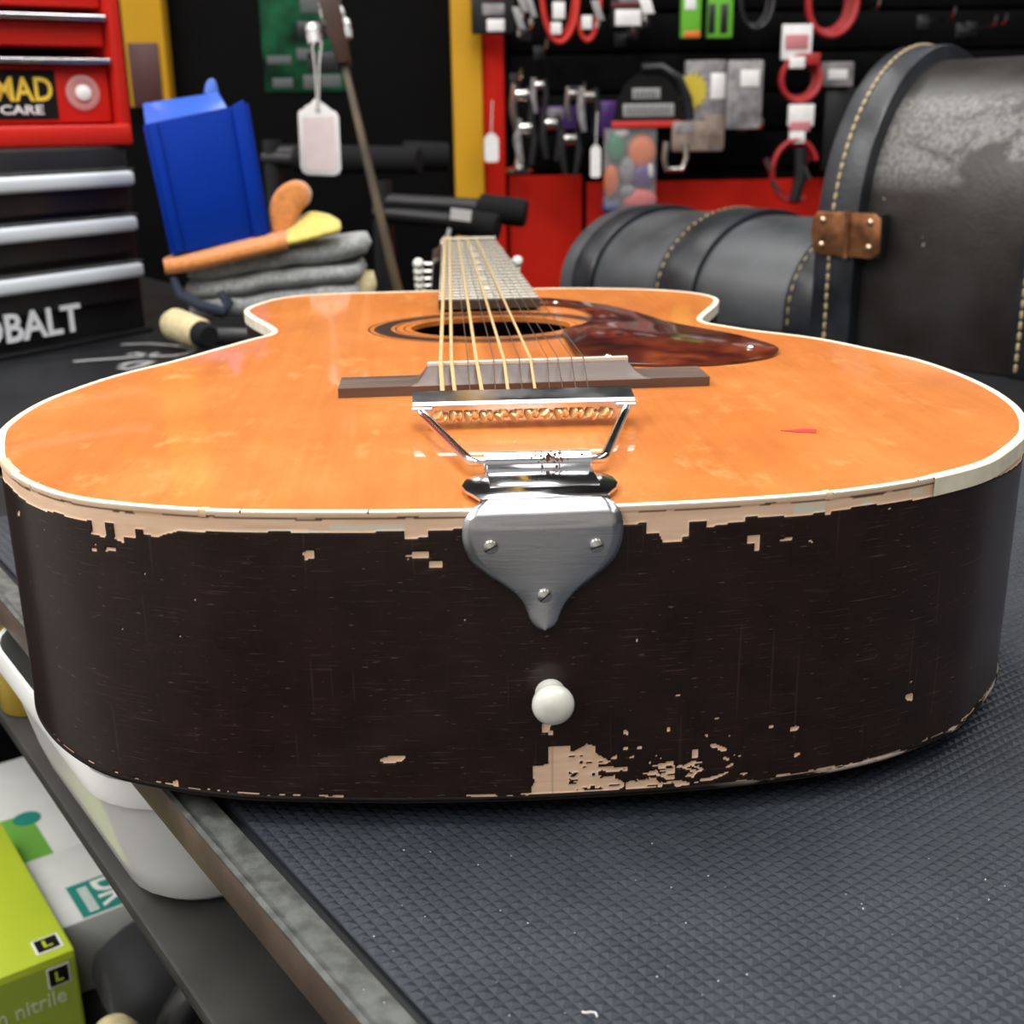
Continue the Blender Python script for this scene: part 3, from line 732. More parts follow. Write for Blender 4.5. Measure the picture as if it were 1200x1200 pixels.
# floating bridge
bx0, bx1, by0, by1 = -.0728, .0850, .1590, .1835
def brx(t): return bx0+(bx1-bx0)*t
mb = MB(); secs = []
for x, hz, sl in ((bx0,.0040,0), (brx(.192),.0042,0), (brx(.212),.0052,.2), (brx(.226),.0076,.6), (brx(.236),.0098,.9), (brx(.244),.0104,1), (brx(.776),.0102,1), (brx(.786),.0094,.9), (brx(.80),.0068,.5), (brx(.822),.0047,.1), (brx(.845),.0042,0), (bx1,.0040,0)):
    zf = GH+.0040; zt = GH+hz
    skew = (x-bx0)/(bx1-bx0)*.002
    secs.append([V(x, by0+skew, GH), V(x, by0+skew, zf), V(x, by0+.0035*sl+skew, zf+(zt-zf)*.25), V(x, by0+.0085*sl+skew, zt), V(x, by0+.0135+skew, zt), V(x, by1+skew, GH+.0038), V(x, by1+skew, GH)])
mb.grid(secs)
n7 = 7
mb.f.append(tuple(range(n7-1, -1, -1))); b0 = (len(secs)-1)*n7; mb.f.append(tuple(range(b0, b0+n7)))
bridge = mb.build('bridge', MAT['rosewood'], guitar, angle=25)
tag(bridge, 'brown rosewood floating bridge')
SX0, SX1, SY = -.0352, .0512, .1705
MB().par((SX0, SY-.0012, GH+.009), (SX1-SX0, .0011, 0), (0,.0024,0), (0,0,.0030)).build('saddle', MAT['bone'], guitar, bevel=.0004)
p = Z(712, 419, GH+.0085); MB().lathe([(.002,0), (.002,.0008), (.0012,.0014), (.0003,.0016)], p, (0,0,1), 14).build('bridge_screw', MAT['screw'], guitar)

# tailpiece
tail = guitar
def poly_y(px, y): return [Y(a, b, y) for a, b in px]
vp = [(558.7,588),(545,607),(541,622.7),(543,641),(553,660),(572,674.7),(593,686.7),(609,700),(617,713),(621,726.7),(630.7,736),(641,737),(652,730.7),(657,716),(665,702.7),(681,686.7),(700,673),(718.7,657),(728,638.7),(731.5,617),(728,601),(716,588)]
vpl = smooth_poly(poly_y(vp, -.0026), 1)
zt = GH+.0014
PYL = min(q.z for q in vpl)
def plate_x(z):
    xs = []
    for i in range(len(vpl)):
        q0, q1 = vpl[i], vpl[(i+1) % len(vpl)]
        if (q0.z > z) != (q1.z > z): xs.append(q0.x+(q1.x-q0.x)*(z-q0.z)/(q1.z-q0.z))
    return min(xs), max(xs)
rows = []; xw = (Z(562,582,zt).x, Z(711,580,zt).x)
for th in np.linspace(0, math.pi/2, 9):
    z_ = GH-.0034+.006*math.cos(th); f = math.sin(th)**2
    l_, r_ = plate_x(GH-.0034); l_, r_ = xw[0]+(l_-xw[0])*f, xw[1]+(r_-xw[1])*f
    rows.append([V(l_+(r_-l_)*t, .0034-.006*math.sin(th), z_) for t in np.linspace(0, 1, 15)])
zz_ = list(np.linspace(GH-.0040, PYL+.004, 22))+[PYL+.0028, PYL+.0018, PYL+.001, PYL+.0004, PYL+.00005]
for z_ in zz_:
    l_, r_ = plate_x(z_); k_ = max(0, (PYL+.014-z_)/.014)
    rows.append([V(l_+(r_-l_)*t, -.0026-.0008*k_**2-.0006*(1-(2*t-1)**2), z_) for t in np.linspace(0, 1, 15)])
tp = MB().grid(rows).build('tailpiece_plate', MAT['steel'], guitar, angle=80)
md = tp.modifiers.new('thick', 'SOLIDIFY'); md.thickness = .0013; md.offset = -1
tag(tp, 'brushed steel tailpiece plate with three screws')
top_px = [(562,582),(552,582.5),(545,579),(541,573),(545,566),(556,561),(567,558.5),(567,552),(691,549),(692,556),(706,557.5),(718,562),(724,569),(722,575),(716,579.5),(711,580)]
fl_ = [Z(a, b, zt) for a, b in top_px]
yfold = .0040
fl_[0] = V(fl_[0].x, yfold, zt); fl_[-1] = V(fl_[-1].x, yfold, zt)
MB().prism(fl_, (0,0,.0012)).build('tailpiece_flange', MAT['chrome'], guitar, bevel=.0003)
# barrel hinge
hz = GH+.0044; h0 = Z(568, 541, hz); h1 = Z(692, 538, hz)
d_ = (h1-h0).normalized()
MB().tube([h0, h1], .0031, 24).build('hinge_barrel', MAT['chrome'], guitar)
yq = -(h0.y-.0162)
MB().prism([h0+V(.0004,-.0008,-.0030), h0+V(.0004,-.0028,-.0012), V(h0.x+.0004,.0155,zt+.0016), V(h0.x+.0004,.0155,zt+.0004), V(h0.x+.0004,h0.y-.004,zt+.0002)], (h1-h0)*.985).build('hinge_leaf', MAT['chrome'], guitar, bevel=.0003)
MAT['rust'] = M('rust_spot', (.16,.05,.025), .8, var=.6, vscale=300)
rm = MB(); rr2 = random.Random(9)
for q in range(60):
    a = rr2.gauss(1.9, .35); x_ = h0.lerp(h1, min(.95, max(.3, rr2.gauss(.62, .09))))
    if a < 1.2 or a > 3.0: continue
    c_ = x_+V(0, -math.sin(a-math.pi/2+.6)*.0031*1.0, math.cos(a-math.pi/2+.6)*.0031)
    rm.add(*(lambda r: ([c_+V(r,0,0), c_+V(-r,0,r*.5), c_+V(0,-r*.4,r), c_+V(0,-r*.3,-r)], [(0,2,1),(0,1,3),(0,3,2),(1,2,3)]))(rr2.uniform(.0003,.0007)))
rm.build('rust', MAT['rust'], guitar, kind='stuff')
# string bar and wire arms
BZ = GH+.0088
b0_ = V(-.0412, .1015, BZ); b1_ = V(.0418, .0995, BZ); bd = (b1_-b0_)
mb = MB(); secs = []
for t in (0, 1):
    o_ = b0_+bd*t
    secs.append([o_+V(0,.0110,.0018), o_+V(0,.0105,.0034), o_+V(0,-.0005,.0016), o_+V(0,-.0012,.0004), o_+V(0,-.0012,-.0016), o_+V(0,0,-.0016), o_+V(0,.0002,.0002), o_+V(0,.0110,.0018)])
mb.grid(secs); mb.f.append(tuple(range(6,-1,-1))); mb.f.append(tuple(8+i for i in range(7)))
MB.build(mb, 'string_bar', MAT['chrome'], guitar, angle=30)
for t0, t1 in ((-.002, .085), (.915, 1.002)):
    MB().tube([b0_+bd*t0+V(0,-.0012,-.0012), b0_+bd*t1+V(0,-.0012,-.0012)], .0011, 12).build('bar_ferrule', MAT['chrome'], guitar)
pl_ = MB().par(b0_+bd*.075+V(0,.0016,-.0066), bd*.85, (0,.001,0), (0,0,.006)).build('string_anchor', MAT['chrome'], guitar)
NS = 12
for i in range(NS):
    c_ = b0_+bd*(.125+.75*i/(NS-1))+V(0, .0004, -.0042+rr2.uniform(-.0004,.0004))
    an_ = rr2.uniform(-.9,.9); ax_ = V(math.cos(an_)*.9, .5, math.sin(an_)*.9)
    MB().lathe([(.001,-.0020), (.0022,-.0019), (.0023,-.0011), (.0015,-.0005), (.0015,.0005), (.0023,.0011), (.0022,.0019), (.001,.0020)], c_, ax_, 12).build('ball_end', MAT['brass'], guitar)
aw0 = b0_+bd*.035+V(0,-.0012,-.0022); aw1 = b0_+bd*.965+V(0,-.0012,-.0022)
def arm(pts):
    pts = [Vector(p) for p in pts]; Q = [pts[0]]
    for i in range(1, len(pts)-1):
        a, b, c = pts[i-1], pts[i], pts[i+1]
        p1 = b+(a-b).normalized()*.003; p2 = b+(c-b).normalized()*.003
        for t in np.linspace(0, 1, 6): Q.append((1-t)**2*p1+2*t*(1-t)*b+t*t*p2)
    return Q+[pts[-1]]
el = h0+V(-.0062, .0012, .0002); er = h1+V(.0050, .0012, .0002)
MB().tube(arm([h0+V(.001,0,0), h0+V(-.0045,.0002,0), aw0]), .00165, 12).build('wire_arm', MAT['chrome'], guitar)
MB().tube(arm([h1+V(-.001,0,0), h1+V(.0045,.0002,0), aw1]), .00165, 12).build('wire_arm', MAT['chrome'], guitar)
def slot_screw(p, ax, r, ang, parent, up_):
    s_ = MB().lathe([(r,0), (r,.0004), (r*.85,.0011), (r*.45,.0015), (.0001,.0016)], p, ax, 18).build('screw', MAT['screw'], parent)
    ax = Vector(ax); e = up_.cross(ax).normalized(); g = ax.cross(e)
    d = e*math.cos(ang)+g*math.sin(ang); w = ax.cross(d)
    MB().par(Vector(p)+ax*.0008-d*r*.85-w*.00025, d*r*1.7, w*.0005, ax*.00085).build('slot', MAT['black_metal'], s_)
for x, y, a in ((575,641,.5), (699,639,.3), (638,698,.7)):
    slot_screw(Y(x, y, -.0031), (0,-1,0), .0023, a, tp, V(0,0,1))
# end pin
pp = Y(645, 813, -.0005)
MB().lathe([(.0048,-.001), (.0046,.001), (.0044,.0022), (.0052,.0034), (.0063,.0050), (.0066,.0066), (.0063,.0082), (.0052,.0096), (.0032,.0105), (.0010,.0108)], pp-V(0,-.0005,0)*0, (.02,-1,-.06), 28).build('end_pin', MAT['ivory'], guitar)

# neck, fretboard, frets, nut, strings, headstock
YE, YN = .385, .800
XE, XN, WE, WN = .0030, .0068, .0612, .0498
ZE, ZN = .1062, .1030
def fb(y):
    t = (y-YE)/(YN-YE); return XE+(XN-XE)*t, WE+(WN-WE)*t, ZE+(ZN-ZE)*t
mb = MB(); secs = []
for y in (YE, YN):
    x, w, z = fb(y); secs.append([V(x-w/2,y,z-.0052), V(x-w/2,y,z-.0006), V(x-w/2+.0006,y,z), V(x+w/2-.0006,y,z), V(x+w/2,y,z-.0006), V(x+w/2,y,z-.0052), V(x-w/2,y,z-.0052)])
mb.grid(secs); mb.f.append(tuple(range(5,-1,-1))); mb.f.append(tuple(7+i for i in range(6)))
fbo = mb.build('fretboard', MAT['fret_wood'], guitar, angle=30)
SC = YN-SY; i = 0
for i in range(1, 20):
    y = YN-SC*(1-2**(-i/12))
    if y < YE+.006: break
    x, w, z = fb(y)
    MB().lathe([(.0007,0), (.0007,w-.0006)], (x-w/2+.0003, y, z+.0001), (1,0,0), 8).build('fret', MAT['fretwire'], fbo)
for i in (3, 5, 7, 9, 12, 15):
    y = YN-SC*(1-.5*(2**(-i/12)+2**(-(i-1)/12))); x, w, z = fb(y)
    MB().lathe([(.0032,0), (.0032,.0003)], (x, y, z-.0001), (0,0,1), 16).build('fret_marker', MAT['pearl'], fbo)
x, w, z = fb(YN)
MB().par((x-w/2, YN, z-.004), (w,0,0), (0,.005,0), (0,0,.0062)).build('nut', MAT['bone'], guitar, bevel=.0005)
mb = MB(); secs = []
for y, th in ((.4835,.055), (.492,.040), (.505,.026), (.53,.021), (.66,.019), (.80,.018), (.815,.014)):
    x, w, z = fb(min(y, YN)); zt_ = z-.0052
    secs.append([V(x+w/2*math.cos(a), y, zt_-th*(abs(math.sin(a))**.8 if a > 0 else 0)) for a in np.linspace(0, math.pi, 14)]+[V(x+w/2, y, zt_)])
mb.grid(secs); mb.f.append(tuple(range(14))); mb.f.append(tuple(len(secs)*15-15+i for i in range(14)))
MB.build(mb, 'neck', MAT['neck'], guitar, angle=50)
# headstock tilted back, six machine heads a side
ht = math.radians(19); hv = V(0, math.cos(ht), -math.sin(ht)); hn = V(0, math.sin(ht), math.cos(ht)); ho = V(XN, YN+.004, ZN-.003)
pol = [(-.025,0), (-.034,.022), (-.036,.12), (-.035,.232), (0,.240), (.035,.232), (.036,.12), (.034,.022), (.025,0)]
hs = MB().prism([ho+V(1,0,0)*a+hv*b for a, b in pol], hn*-.015).build('headstock', MAT['neck'], guitar, bevel=.0015)
for sd in (-1, 1):
    for k_ in range(6):
        p = ho+V(sd*.024,0,0)+hv*(.045+.034*k_)
        MB().lathe([(.0035,-.002), (.0034,.002), (.0022,.003), (.0024,.013), (.001,.0145)], p, hn, 12).build('tuner_post', MAT['screw'], hs)
        q = ho+V(sd*.036,0,0)+hv*(.045+.034*k_)-hn*.009
        MB().tube([q-V(sd*.008,0,0), q+V(sd*.008,0,0)], .0018, 8).build('tuner_shaft', MAT['screw'], hs)
        MB().lathe([(.0006,-.0095), (.0042,-.0085), (.0055,-.003), (.0050,.003), (.0036,.0085), (.0006,.0095)], q+V(sd*.0120,0,0), hv, 14).build('tuner_button', MAT['ivory'], hs)
wound = [0, 1, 3, 5, 7]
SBAR = [519,534,552,566.7,582.7,598,615,630.7,648,664,680,695]      # spacing of the strings along the bar and the saddle
SSAD = [515.5,528,547,557,577,589,607,620,640,652,668,682]
for i in range(NS):
    t = i/(NS-1)
    pb = b0_+bd*((SBAR[i]-483)/262)+V(0, .0108, .0022)
    ts = (SSAD[i]-500)/235
    ps = V(SX0+(SX1-SX0)*ts, SY+.0006*ts, GH+.0124)
    x, w, z = fb(YN); pn = V(x-w/2+w*(.06+.88*t), YN+.0025, z+.0026)
    mid = [ps.lerp(pn, u) for u in (.25,.5,.75)]
    r_ = [.00095,.00085,0,.0008,0,.0007,0,.00062][i] if i in wound else .0002
    side = -1 if i < 6 else 1; kq = (i if i < 6 else 11-i)
    pe = ho+V(side*.024,0,0)+hv*(.045+.034*kq)+hn*.005
    MB().tube([pb, ps]+mid+[pn, pe], r_, 7).build('string', MAT['bronze'] if i in wound else MAT['plain'], guitar)

# ------------------------------------------------------------------ tub, cartons and clutter under the bench
def rrect(a0, a1, o0, o1, r, z, n=8):
    out = []
    for ca, co, s in ((a1-r, o1-r, 0), (a0+r, o1-r, 1), (a0+r, o0+r, 2), (a1-r, o0+r, 3)):
        for t in np.linspace(0, math.pi/2, n):
            ang = t+s*math.pi/2; out.append(bp_(ca+r*math.cos(ang), co+r*math.sin(ang), z))
    return out
tub = empty('white_tub', bp_(.24, .03, -.10), 'white plastic oblong tub with rolled rim on the shelf under the bench', 'tub')
mb = MB(); lv = [(.022,-.0999,.030), (.016,-.094,.034), (.012,-.08,.036), (.004,-.042,.040), (.0035,-.040,.040), (.0,-.0395,.040), (-.0005,-.034,.040), (.001,-.0290,.040), (.003,-.0295,.038), (.006,-.045,.036), (.018,-.093,.030), (.06,-.096,.012)]
mb.grid([rrect(.130+i, .345-i, -.045+i, .1020-i, max(.006, r), z)+[rrect(.130+i, .345-i, -.045+i, .1020-i, max(.006, r), z)[0]] for i, z, r in lv])
mb.f.append(tuple(range(31, -1, -1)))
n33 = 33
mb.f.append(tuple((len(lv)-1)*n33+i for i in range(32)))
mb.build('tub_body', MAT['white_plastic'], tub, angle=50)
MB().par(bp_(.46, .02, -.0999), AX*.16, OX*.068, (0,0,.045)).build('grey_tray', M('grey_plastic', (.35,.36,.37), .4), label='grey plastic box on the shelf beyond the white tub', cat='box', bevel=.006)
yj = bp_(.385, .072, -.0999); MB().lathe([(.016,0), (.017,.002), (.017,.034), (.013,.040), (.013,.046), (.012,.047)], yj, (0,0,1), 20).build('yellow_jar', M('amber_jar', (.38,.26,.03), .3), label='small amber jar on the shelf beside the white tub', cat='jar')

def carton(name, A, B, C, h, mat, label, cat='box', bevel=.0015):
    """A: top corner nearest the bench leg; B, C: the two neighbouring top corners; h: height"""
    t = empty(name, ((B+C)/2-V(0,0,h)), label, cat)
    MB().par(A-V(0,0,h), B-A, C-A, (0,0,h)).build('carton', mat, t, bevel=bevel)
    return t
# lime glove carton
zt_ = LZ+.085
A = bp_(.507, .045, zt_); d1 = OX.copy(); d2 = AX.copy()
lime = carton('glove_carton', A, A+d1*.12, A+d2*.21, .0848, MAT['lime'], 'lime green glove carton marked with size L below the bench')
fn = d1.cross(V(0,0,1)).normalized()
if fn.dot(d2) > 0: fn = -fn
exf = -d1; ctr = A+fn*.0004
MB().par(ctr+d1*.118-V(0,0,.0835), d1*-.116, fn*.0003, V(0,0,.078)).build('front_print', MAT['lime2'], lime)
def plate(o, ex, ey, w, h, n, name, mat, parent, d=.0003): return MB().par(o, ex*w, ey*h, n*d).build(name, mat, parent)
fz = V(0,0,1)
def on_face(x, y): return PL(x, y, A+fn*.0008, fn)
ll_, lr_, ul_ = on_face(59,1157), on_face(81.5,1148), on_face(58,1137)
w_ = (lr_-ll_).dot(exf); h_ = (ul_-ll_).z
plate(ll_-exf*.0012-fz*.0012, exf, fz, w_+.0024, h_+.0024, fn, 'size_mark', MAT['card_white'], lime)
plate(ll_+fn*.0004, exf, fz, w_, h_, fn, 'size_mark', MAT['black_print'], lime)
text_mesh('size_letter', 'L', ll_+fn*.0009+exf*w_*.32+fz*h_*.22, exf, fz, w_*.40, h_*.56, MAT['lime'], lime, bold=True)
tr_, tl_, tt_ = on_face(79,1172), on_face(-1,1203), on_face(68,1160)
text_mesh('print_text', 'n nitrile', V(tl_.x, tl_.y, tr_.z), exf, fz, (tr_-tl_).dot(exf), abs(tt_.z-on_face(69,1177).z), MAT['pale_print'], lime)
q = Z(45.5,1118,A.z+.0004); q2_ = Z(71,1107,A.z+.0004); q3_ = Z(34,1107,A.z+.0004)
w_ = (q2_-q).dot(exf); h_ = (q3_-q).dot(d2)
plate(q-exf*.0015-d2*.0015, exf, d2, w_+.003, h_+.003, fz, 'size_mark', MAT['card_white'], lime)
plate(q+fz*.0003, exf, d2, w_, h_, fz, 'size_mark', MAT['black_print'], lime)
text_mesh('size_letter', 'L', q+fz*.0008+exf*w_*.32+d2*h_*.22, exf, d2, w_*.40, h_*.56, MAT['lime'], lime, bold=True)
# white first-aid carton with teal label
zt_ = LZ+.065
A = bp_(.565, .0425, zt_); B = bp_(.672, .0425, zt_); d1 = AX.copy(); d2 = -OX
wc = carton('white_carton', A, A+d1*(B-A).length, A+d2*.16, .0648, MAT['carton'], 'white carton with teal printed label behind the lime carton')
la = Z(98,1076,zt_+.0003); lb = Z(80,1040,zt_+.0003); lw = (lb-la).dot(AX)
plate(la, AX, -OX, lw, .060, V(0,0,1), 'teal_label', MAT['teal_print'], wc)
text_mesh('label_text', 'DR', la+AX*(lw-.004)-OX*.018+V(0,0,.0005), -AX, -OX, lw-.008, .026, MAT['card_white'], wc, bold=True)
for k in range(9):
    plate(la+AX*(.004+(lw-.010)*k/9)-OX*.0065+V(0,0,.0003), AX, -OX, (lw-.008)/9*.55, .0075, V(0,0,1), 'label_stroke', MAT['card_white'], wc)
# green and white carton further back
zt_ = LZ+.055
A = bp_(.676, .0425, zt_); d1 = AX.copy(); d2 = -OX
gc = carton('green_white_carton', A, A+d1*.20, A+d2*.14, .0548, MAT['carton'], 'white carton with leaf green bands farthest under the bench')
plate(A+d1*.004+V(0,0,.0002), d1, d2, .085, .030, V(0,0,1), 'green_band', MAT['green_print'], gc)
plate(A+d1*.17+V(0,0,.0002), d1, d2, .028, .018, V(0,0,1), 'green_band', MAT['green_print'], gc)
MB().lathe([(.012,0), (.012,.0003)], A+d1*.080+d2*.026+V(0,0,.0004), (0,0,1), 20).build('round_logo', MAT['teal_print'], gc)
# black cloth bag, cream handle and black hose
def blob(name, o, ex, ey, ez, mat, label, cat, amp=.12, seed=1, n=28, m=18, p=2.4):
    rg = np.random.RandomState(seed); ph = rg.rand(6)*6.28; mb = MB(); rows = []
    for i in range(m+1):
        th = math.pi*i/m-math.pi/2; row = []
        for j in range(n+1):
            f = 2*math.pi*(j % n)/n
            sg = lambda v: math.copysign(abs(v)**(2/p), v)
            k = 1+amp*(.5*math.sin(3*f+ph[0]+2*th)+.35*math.sin(5*f+ph[1]-3*th)+.3*math.sin(7*f+ph[2]+5*th))*math.cos(th)
            row.append(Vector(o)+Vector(ex)*sg(math.cos(th))*sg(math.cos(f))*k+Vector(ey)*sg(math.cos(th))*sg(math.sin(f))*k+Vector(ez)*sg(math.sin(th))*(1+amp*.4*math.sin(2*f+ph[3])))
        rows.append(row)
    return mb.grid(rows).build(name, mat, None, label=label, cat=cat, angle=70)
blob('black_bag', bp_(.503, -.022, LZ+.039), AX*.050, OX*.056, V(0,0,.036), MAT['cloth_black'], 'crumpled black cloth bag beside the white carton', 'bag', .12, 4)
MB().lathe([(.017,0), (.0185,.003), (.0185,.070), (.0165,.084), (.011,.092), (.004,.0955), (.0005,.096)], bp_(.405, .050, LZ+.0005), (0,0,1), 24).build('cream_bottle', MAT['towel_cream'], label='cream round-topped bottle standing in front of the lime carton', cat='bottle')
hc = bp_(.405, -.028, LZ+.0545)
MB().tube([hc+OX*.042*math.cos(a)+V(0,0,.042)*math.sin(a) for a in np.linspace(0, 2*math.pi, 28, endpoint=False)], .0125, 12, closed=True).build('black_hose', MAT['black_plastic'], label='loop of black rubber hose standing beside the cream bottle', cat='hose')
# copper tube end on the shelf
MB().tube([bp_(-.02,.075,-.0905), bp_(-.035,.02,-.0905)], .0095, 14).build('copper_tube', M('copper_tube', (.35,.13,.08), .25, .9), label='short copper tube lying on the dark shelf', cat='tube')

# ------------------------------------------------------------------ tool cabinet and tool chests
cabt = empty('tool_cabinet', bp_(1.25, 0, FLOOR), 'black tool cabinet top standing behind the workbench end', 'cabinet')
MB().par(bp_(.965, -.42, TZ-.03), AX*.62, OX*.9, (0,0,.03)).build('cabinet_top', MAT['bench_top'], cabt, bevel=.003)
MB().par(bp_(.985, -.40, FLOOR), AX*.58, OX*.86, (0,0,TZ-.03-FLOOR)).build('cabinet_body', MAT['black_metal'], cabt, bevel=.004)

hd = math.radians(37+180); FX = V(-.603,-.797,0); FN = V(.797,-.603,0)      # face runs to the left, face normal towards us
C0 = V(-.343, 1.020, TZ)
chest = empty('black_tool_chest', C0+FX*.2-FN*.12, 'black steel tool chest with white drawer pulls beside the towels', 'tool chest')
CHH = .1985
def fpt(s, z, d=0): return C0+FX*s+V(0,0,z)+FN*d
MB().par(fpt(0,.0004,-.30), FX*.30, FN*.295, (0,0,CHH-.0004)).build('body', MAT['black_metal'], chest, bevel=.004)
MB().par(fpt(-.003,.0002,-.303), FX*.306, FN*.306, (0,0,.005)).build('base_rail', MAT['black_plastic'], chest, bevel=.002)
zs_d = [(.118,.160), (.071,.114), (.022,.067)]
fpl = lambda px, py, d=0: PL(px, py, C0+FN*d, FN)
for (xe, ye) in ((158,209), (162,262), (169,316)):
    e = fpl(xe, ye, .012); s1 = (e-C0).dot(FX); z1 = e.z-TZ
    dr = MB().par(fpt(.010, z1-.030, -.006), FX*.285, FN*.010, (0,0,.042)).build('drawer', MAT['black_metal'], chest, bevel=.002)
    MB().par(fpt(s1, z1-.0075, .0), FX*.265, FN*.014, (0,0,.0155)).build('pull', MAT['white_alu'], dr, bevel=.0045, segs=3)
    MB().par(fpt(s1-.002, z1+.009, .0), FX*.27, FN*.010, (0,0,.0015)).build('drawer_lip', MAT['bench_trim'], dr)
# brand lettering low on the face
p1 = fpl(93, 379, .0015); s_r = (p1-C0).dot(FX); zb = p1.z-TZ
p0 = fpl(93, 341, .0015); hh = p0.z-p1.z
s_l = (fpl(-60, 400, .0015)-C0).dot(FX)
zb = .0155; hh = .0290
text_mesh('brand_text', 'KOBALT', fpt(s_l, zb, .0050), -FX, V(0,0,1), s_l-s_r, hh, MAT['white_print'], chest, depth=.001, bold=True)

# red chest on top, turned a little more towards us
h2 = math.radians(58); RX = V(-math.sin(h2), -math.cos(h2), 0); RN = V(math.cos(h2), -math.sin(h2), 0)
rz = TZ+CHH
R0 = PL(163, 168, C0+RN*0+V(0,0,0), RN); R0 = V(C0.x+.004, C0.y+.004, rz)
red = empty('red_tool_chest', R0+RX*.2-RN*.1, 'red steel tool chest with chrome edged drawers on the black chest', 'tool chest')
def rpt(s, z, d=0): return R0+RX*s+V(0,0,z)+RN*d
rpl = lambda px, py, d=0: PL(px, py, R0+RN*d, RN)
RH = .34; RW = .42; RDp = .22
sp = (rpl(131, 60)-R0).dot(RX)
zl = rpl(100, 146).z-rz
# carcass: two sides, bottom, back, top
MB().par(rpt(0,0,-RDp), RX*sp, RN*RDp, (0,0,RH)).build('side_post', MAT['red_metal'], red, bevel=.004)
MB().par(rpt(RW-sp,0,-RDp), RX*sp, RN*RDp, (0,0,RH)).build('side_post', MAT['red_metal'], red, bevel=.004)
MB().par(rpt(0.002,0.0002,-RDp+.002), RX*(RW-.004), RN*(RDp-.004+.006), (0,0,zl)).build('bottom_rail', MAT['red_metal'], red, bevel=.004)
MB().par(rpt(sp*.9,zl,-RDp), RX*(RW-2*sp*.9), RN*.01, (0,0,RH-zl)).build('back_panel', MAT['black_metal'], red)
MB().par(rpt(0,RH,-RDp), RX*RW, RN*RDp, (0,0,.012)).build('top_panel', MAT['red_metal'], red, bevel=.003)
z = zl+.003
zy = lambda y: rpl(60, y).z-rz
def rdrawer(za, zb_, first):
    d = MB().par(rpt(sp+.002, za, -RDp+.03), RX*(RW-2*sp-.004), RN*(RDp-.045), (0,0,zb_-za)).build('drawer', MAT['red_metal'], red, bevel=.002)
    MB().par(rpt(sp+.001, zb_+.001, -.10), RX*(RW-2*sp-.002), RN*.098, (0,0,.006)).build('drawer_edge', MAT['chrome'] if not first else MAT['steel'], d, bevel=.0015)
    return d
d1_ = rdrawer(zl+.002, zy(76), True)
d2_ = rdrawer(zy(52), zy(24), False)
d3_ = rdrawer(zy(5), RH-.02, False)
dz = -.0145
# black printed sticker with gold and white lettering, and a round silver badge
k0 = rpl(70, 140, dz); k1 = rpl(70, 82, dz)
s70 = (k0-R0).dot(RX)
MB().par(rpt(s70, k0.z-rz, dz), RX*.17, RN*.0006, (0,0,k1.z-k0.z)).build('sticker', MAT['black_print'], d1_)
g0 = rpl(63, 119, dz+.0012); g1 = rpl(63, 90, dz+.0012); sg = (g0-R0).dot(RX)
sl = (rpl(-58, 122, dz+.0012)-R0).dot(RX)
text_mesh('sticker_text', 'NOMAD', rpt(sl, g0.z-rz, dz+.0012), -RX, V(0,0,1), sl-sg, g1.z-g0.z, MAT['gold_text'], d1_, bold=True)
w0 = rpl(52, 134, dz+.0012); w1 = rpl(52, 123, dz+.0012); sw = (w0-R0).dot(RX); sl2 = (rpl(1, 134, dz+.0012)-R0).dot(RX)
text_mesh('sticker_text', 'CARE', rpt(sl2, w0.z-rz, dz+.0012), -RX, V(0,0,1), sl2-sw, w1.z-w0.z, MAT['white_print'], d1_, bold=True)
bc = rpl(97, 109, dz)
bd_ = MB().lathe([(.0175,0), (.0175,.001), (.0165,.0015), (.0120,.0015), (.0118,.0009), (.0001,.0009)], bc, RN, 28).build('badge', M('badge_pink', (.62,.28,.27), .3), d1_)
MB().lathe([(.008,0), (.0078,.003), (.006,.004), (.0001,.0042)], bc+RN*.0008, RN, 20).build('badge_centre', MAT['white_plastic'], bd_)

# ------------------------------------------------------------------ blue parts bin standing on end behind the towels
yb = .945
bq = [Y(169,146,yb-.004), Y(290,121,yb+.020), Y(316,275,yb+.012), Y(202,298,yb-.012)]
bz = empty('blue_parts_bin', (bq[3]+bq[2])/2, 'blue plastic parts bin standing on end upon the towel pile', 'bin')
ex_ = (bq[1]-bq[0]); ey_ = (bq[3]-bq[0]); en_ = ex_.cross(ey_).normalized()
if en_.y < 0: en_ = -en_
dn = ey_.normalized(); dr_ = ex_.normalized()
ext = dn*.0; ext3 = dn*.0; BD = .062
MB().prism([bq[0], bq[1], bq[2]+ext, bq[3]+ext3], en_*.003).build('bin_floor', MAT['blue_plastic'], bz, bevel=.001)
MB().prism([bq[1]-dr_*.004, bq[1]+dr_*.001, bq[2]+ext+dr_*.001, bq[2]+ext-dr_*.004], en_*BD-dr_*0).build('bin_wall', MAT['blue_plastic'], bz, bevel=.001)
MB().prism([bq[0]-dr_*.001, bq[0]+dr_*.004, bq[3]+ext3+dr_*.004, bq[3]+ext3-dr_*.001], en_*BD).build('bin_wall', MAT['blue_plastic'], bz, bevel=.001)
rail = V(0,0,0)-en_*.007
MB().prism([bq[1]-dr_*.017, bq[1]-dr_*.003-dn*.004, bq[2]+ext-dr_*.003, bq[2]+ext-dr_*.017], rail).build('bin_rib', MAT['blue_plastic'], bz, bevel=.0025)
MB().prism([bq[0]+dr_*.003, bq[0]+dr_*.012, bq[3]+ext3+dr_*.012, bq[3]+ext3+dr_*.003], -en_*.003).build('bin_rib', MAT['blue_plastic'], bz, bevel=.001)
MAT['blue_light'] = M('light_blue_plastic', (.03,.11,.52), .33, coat=.2)
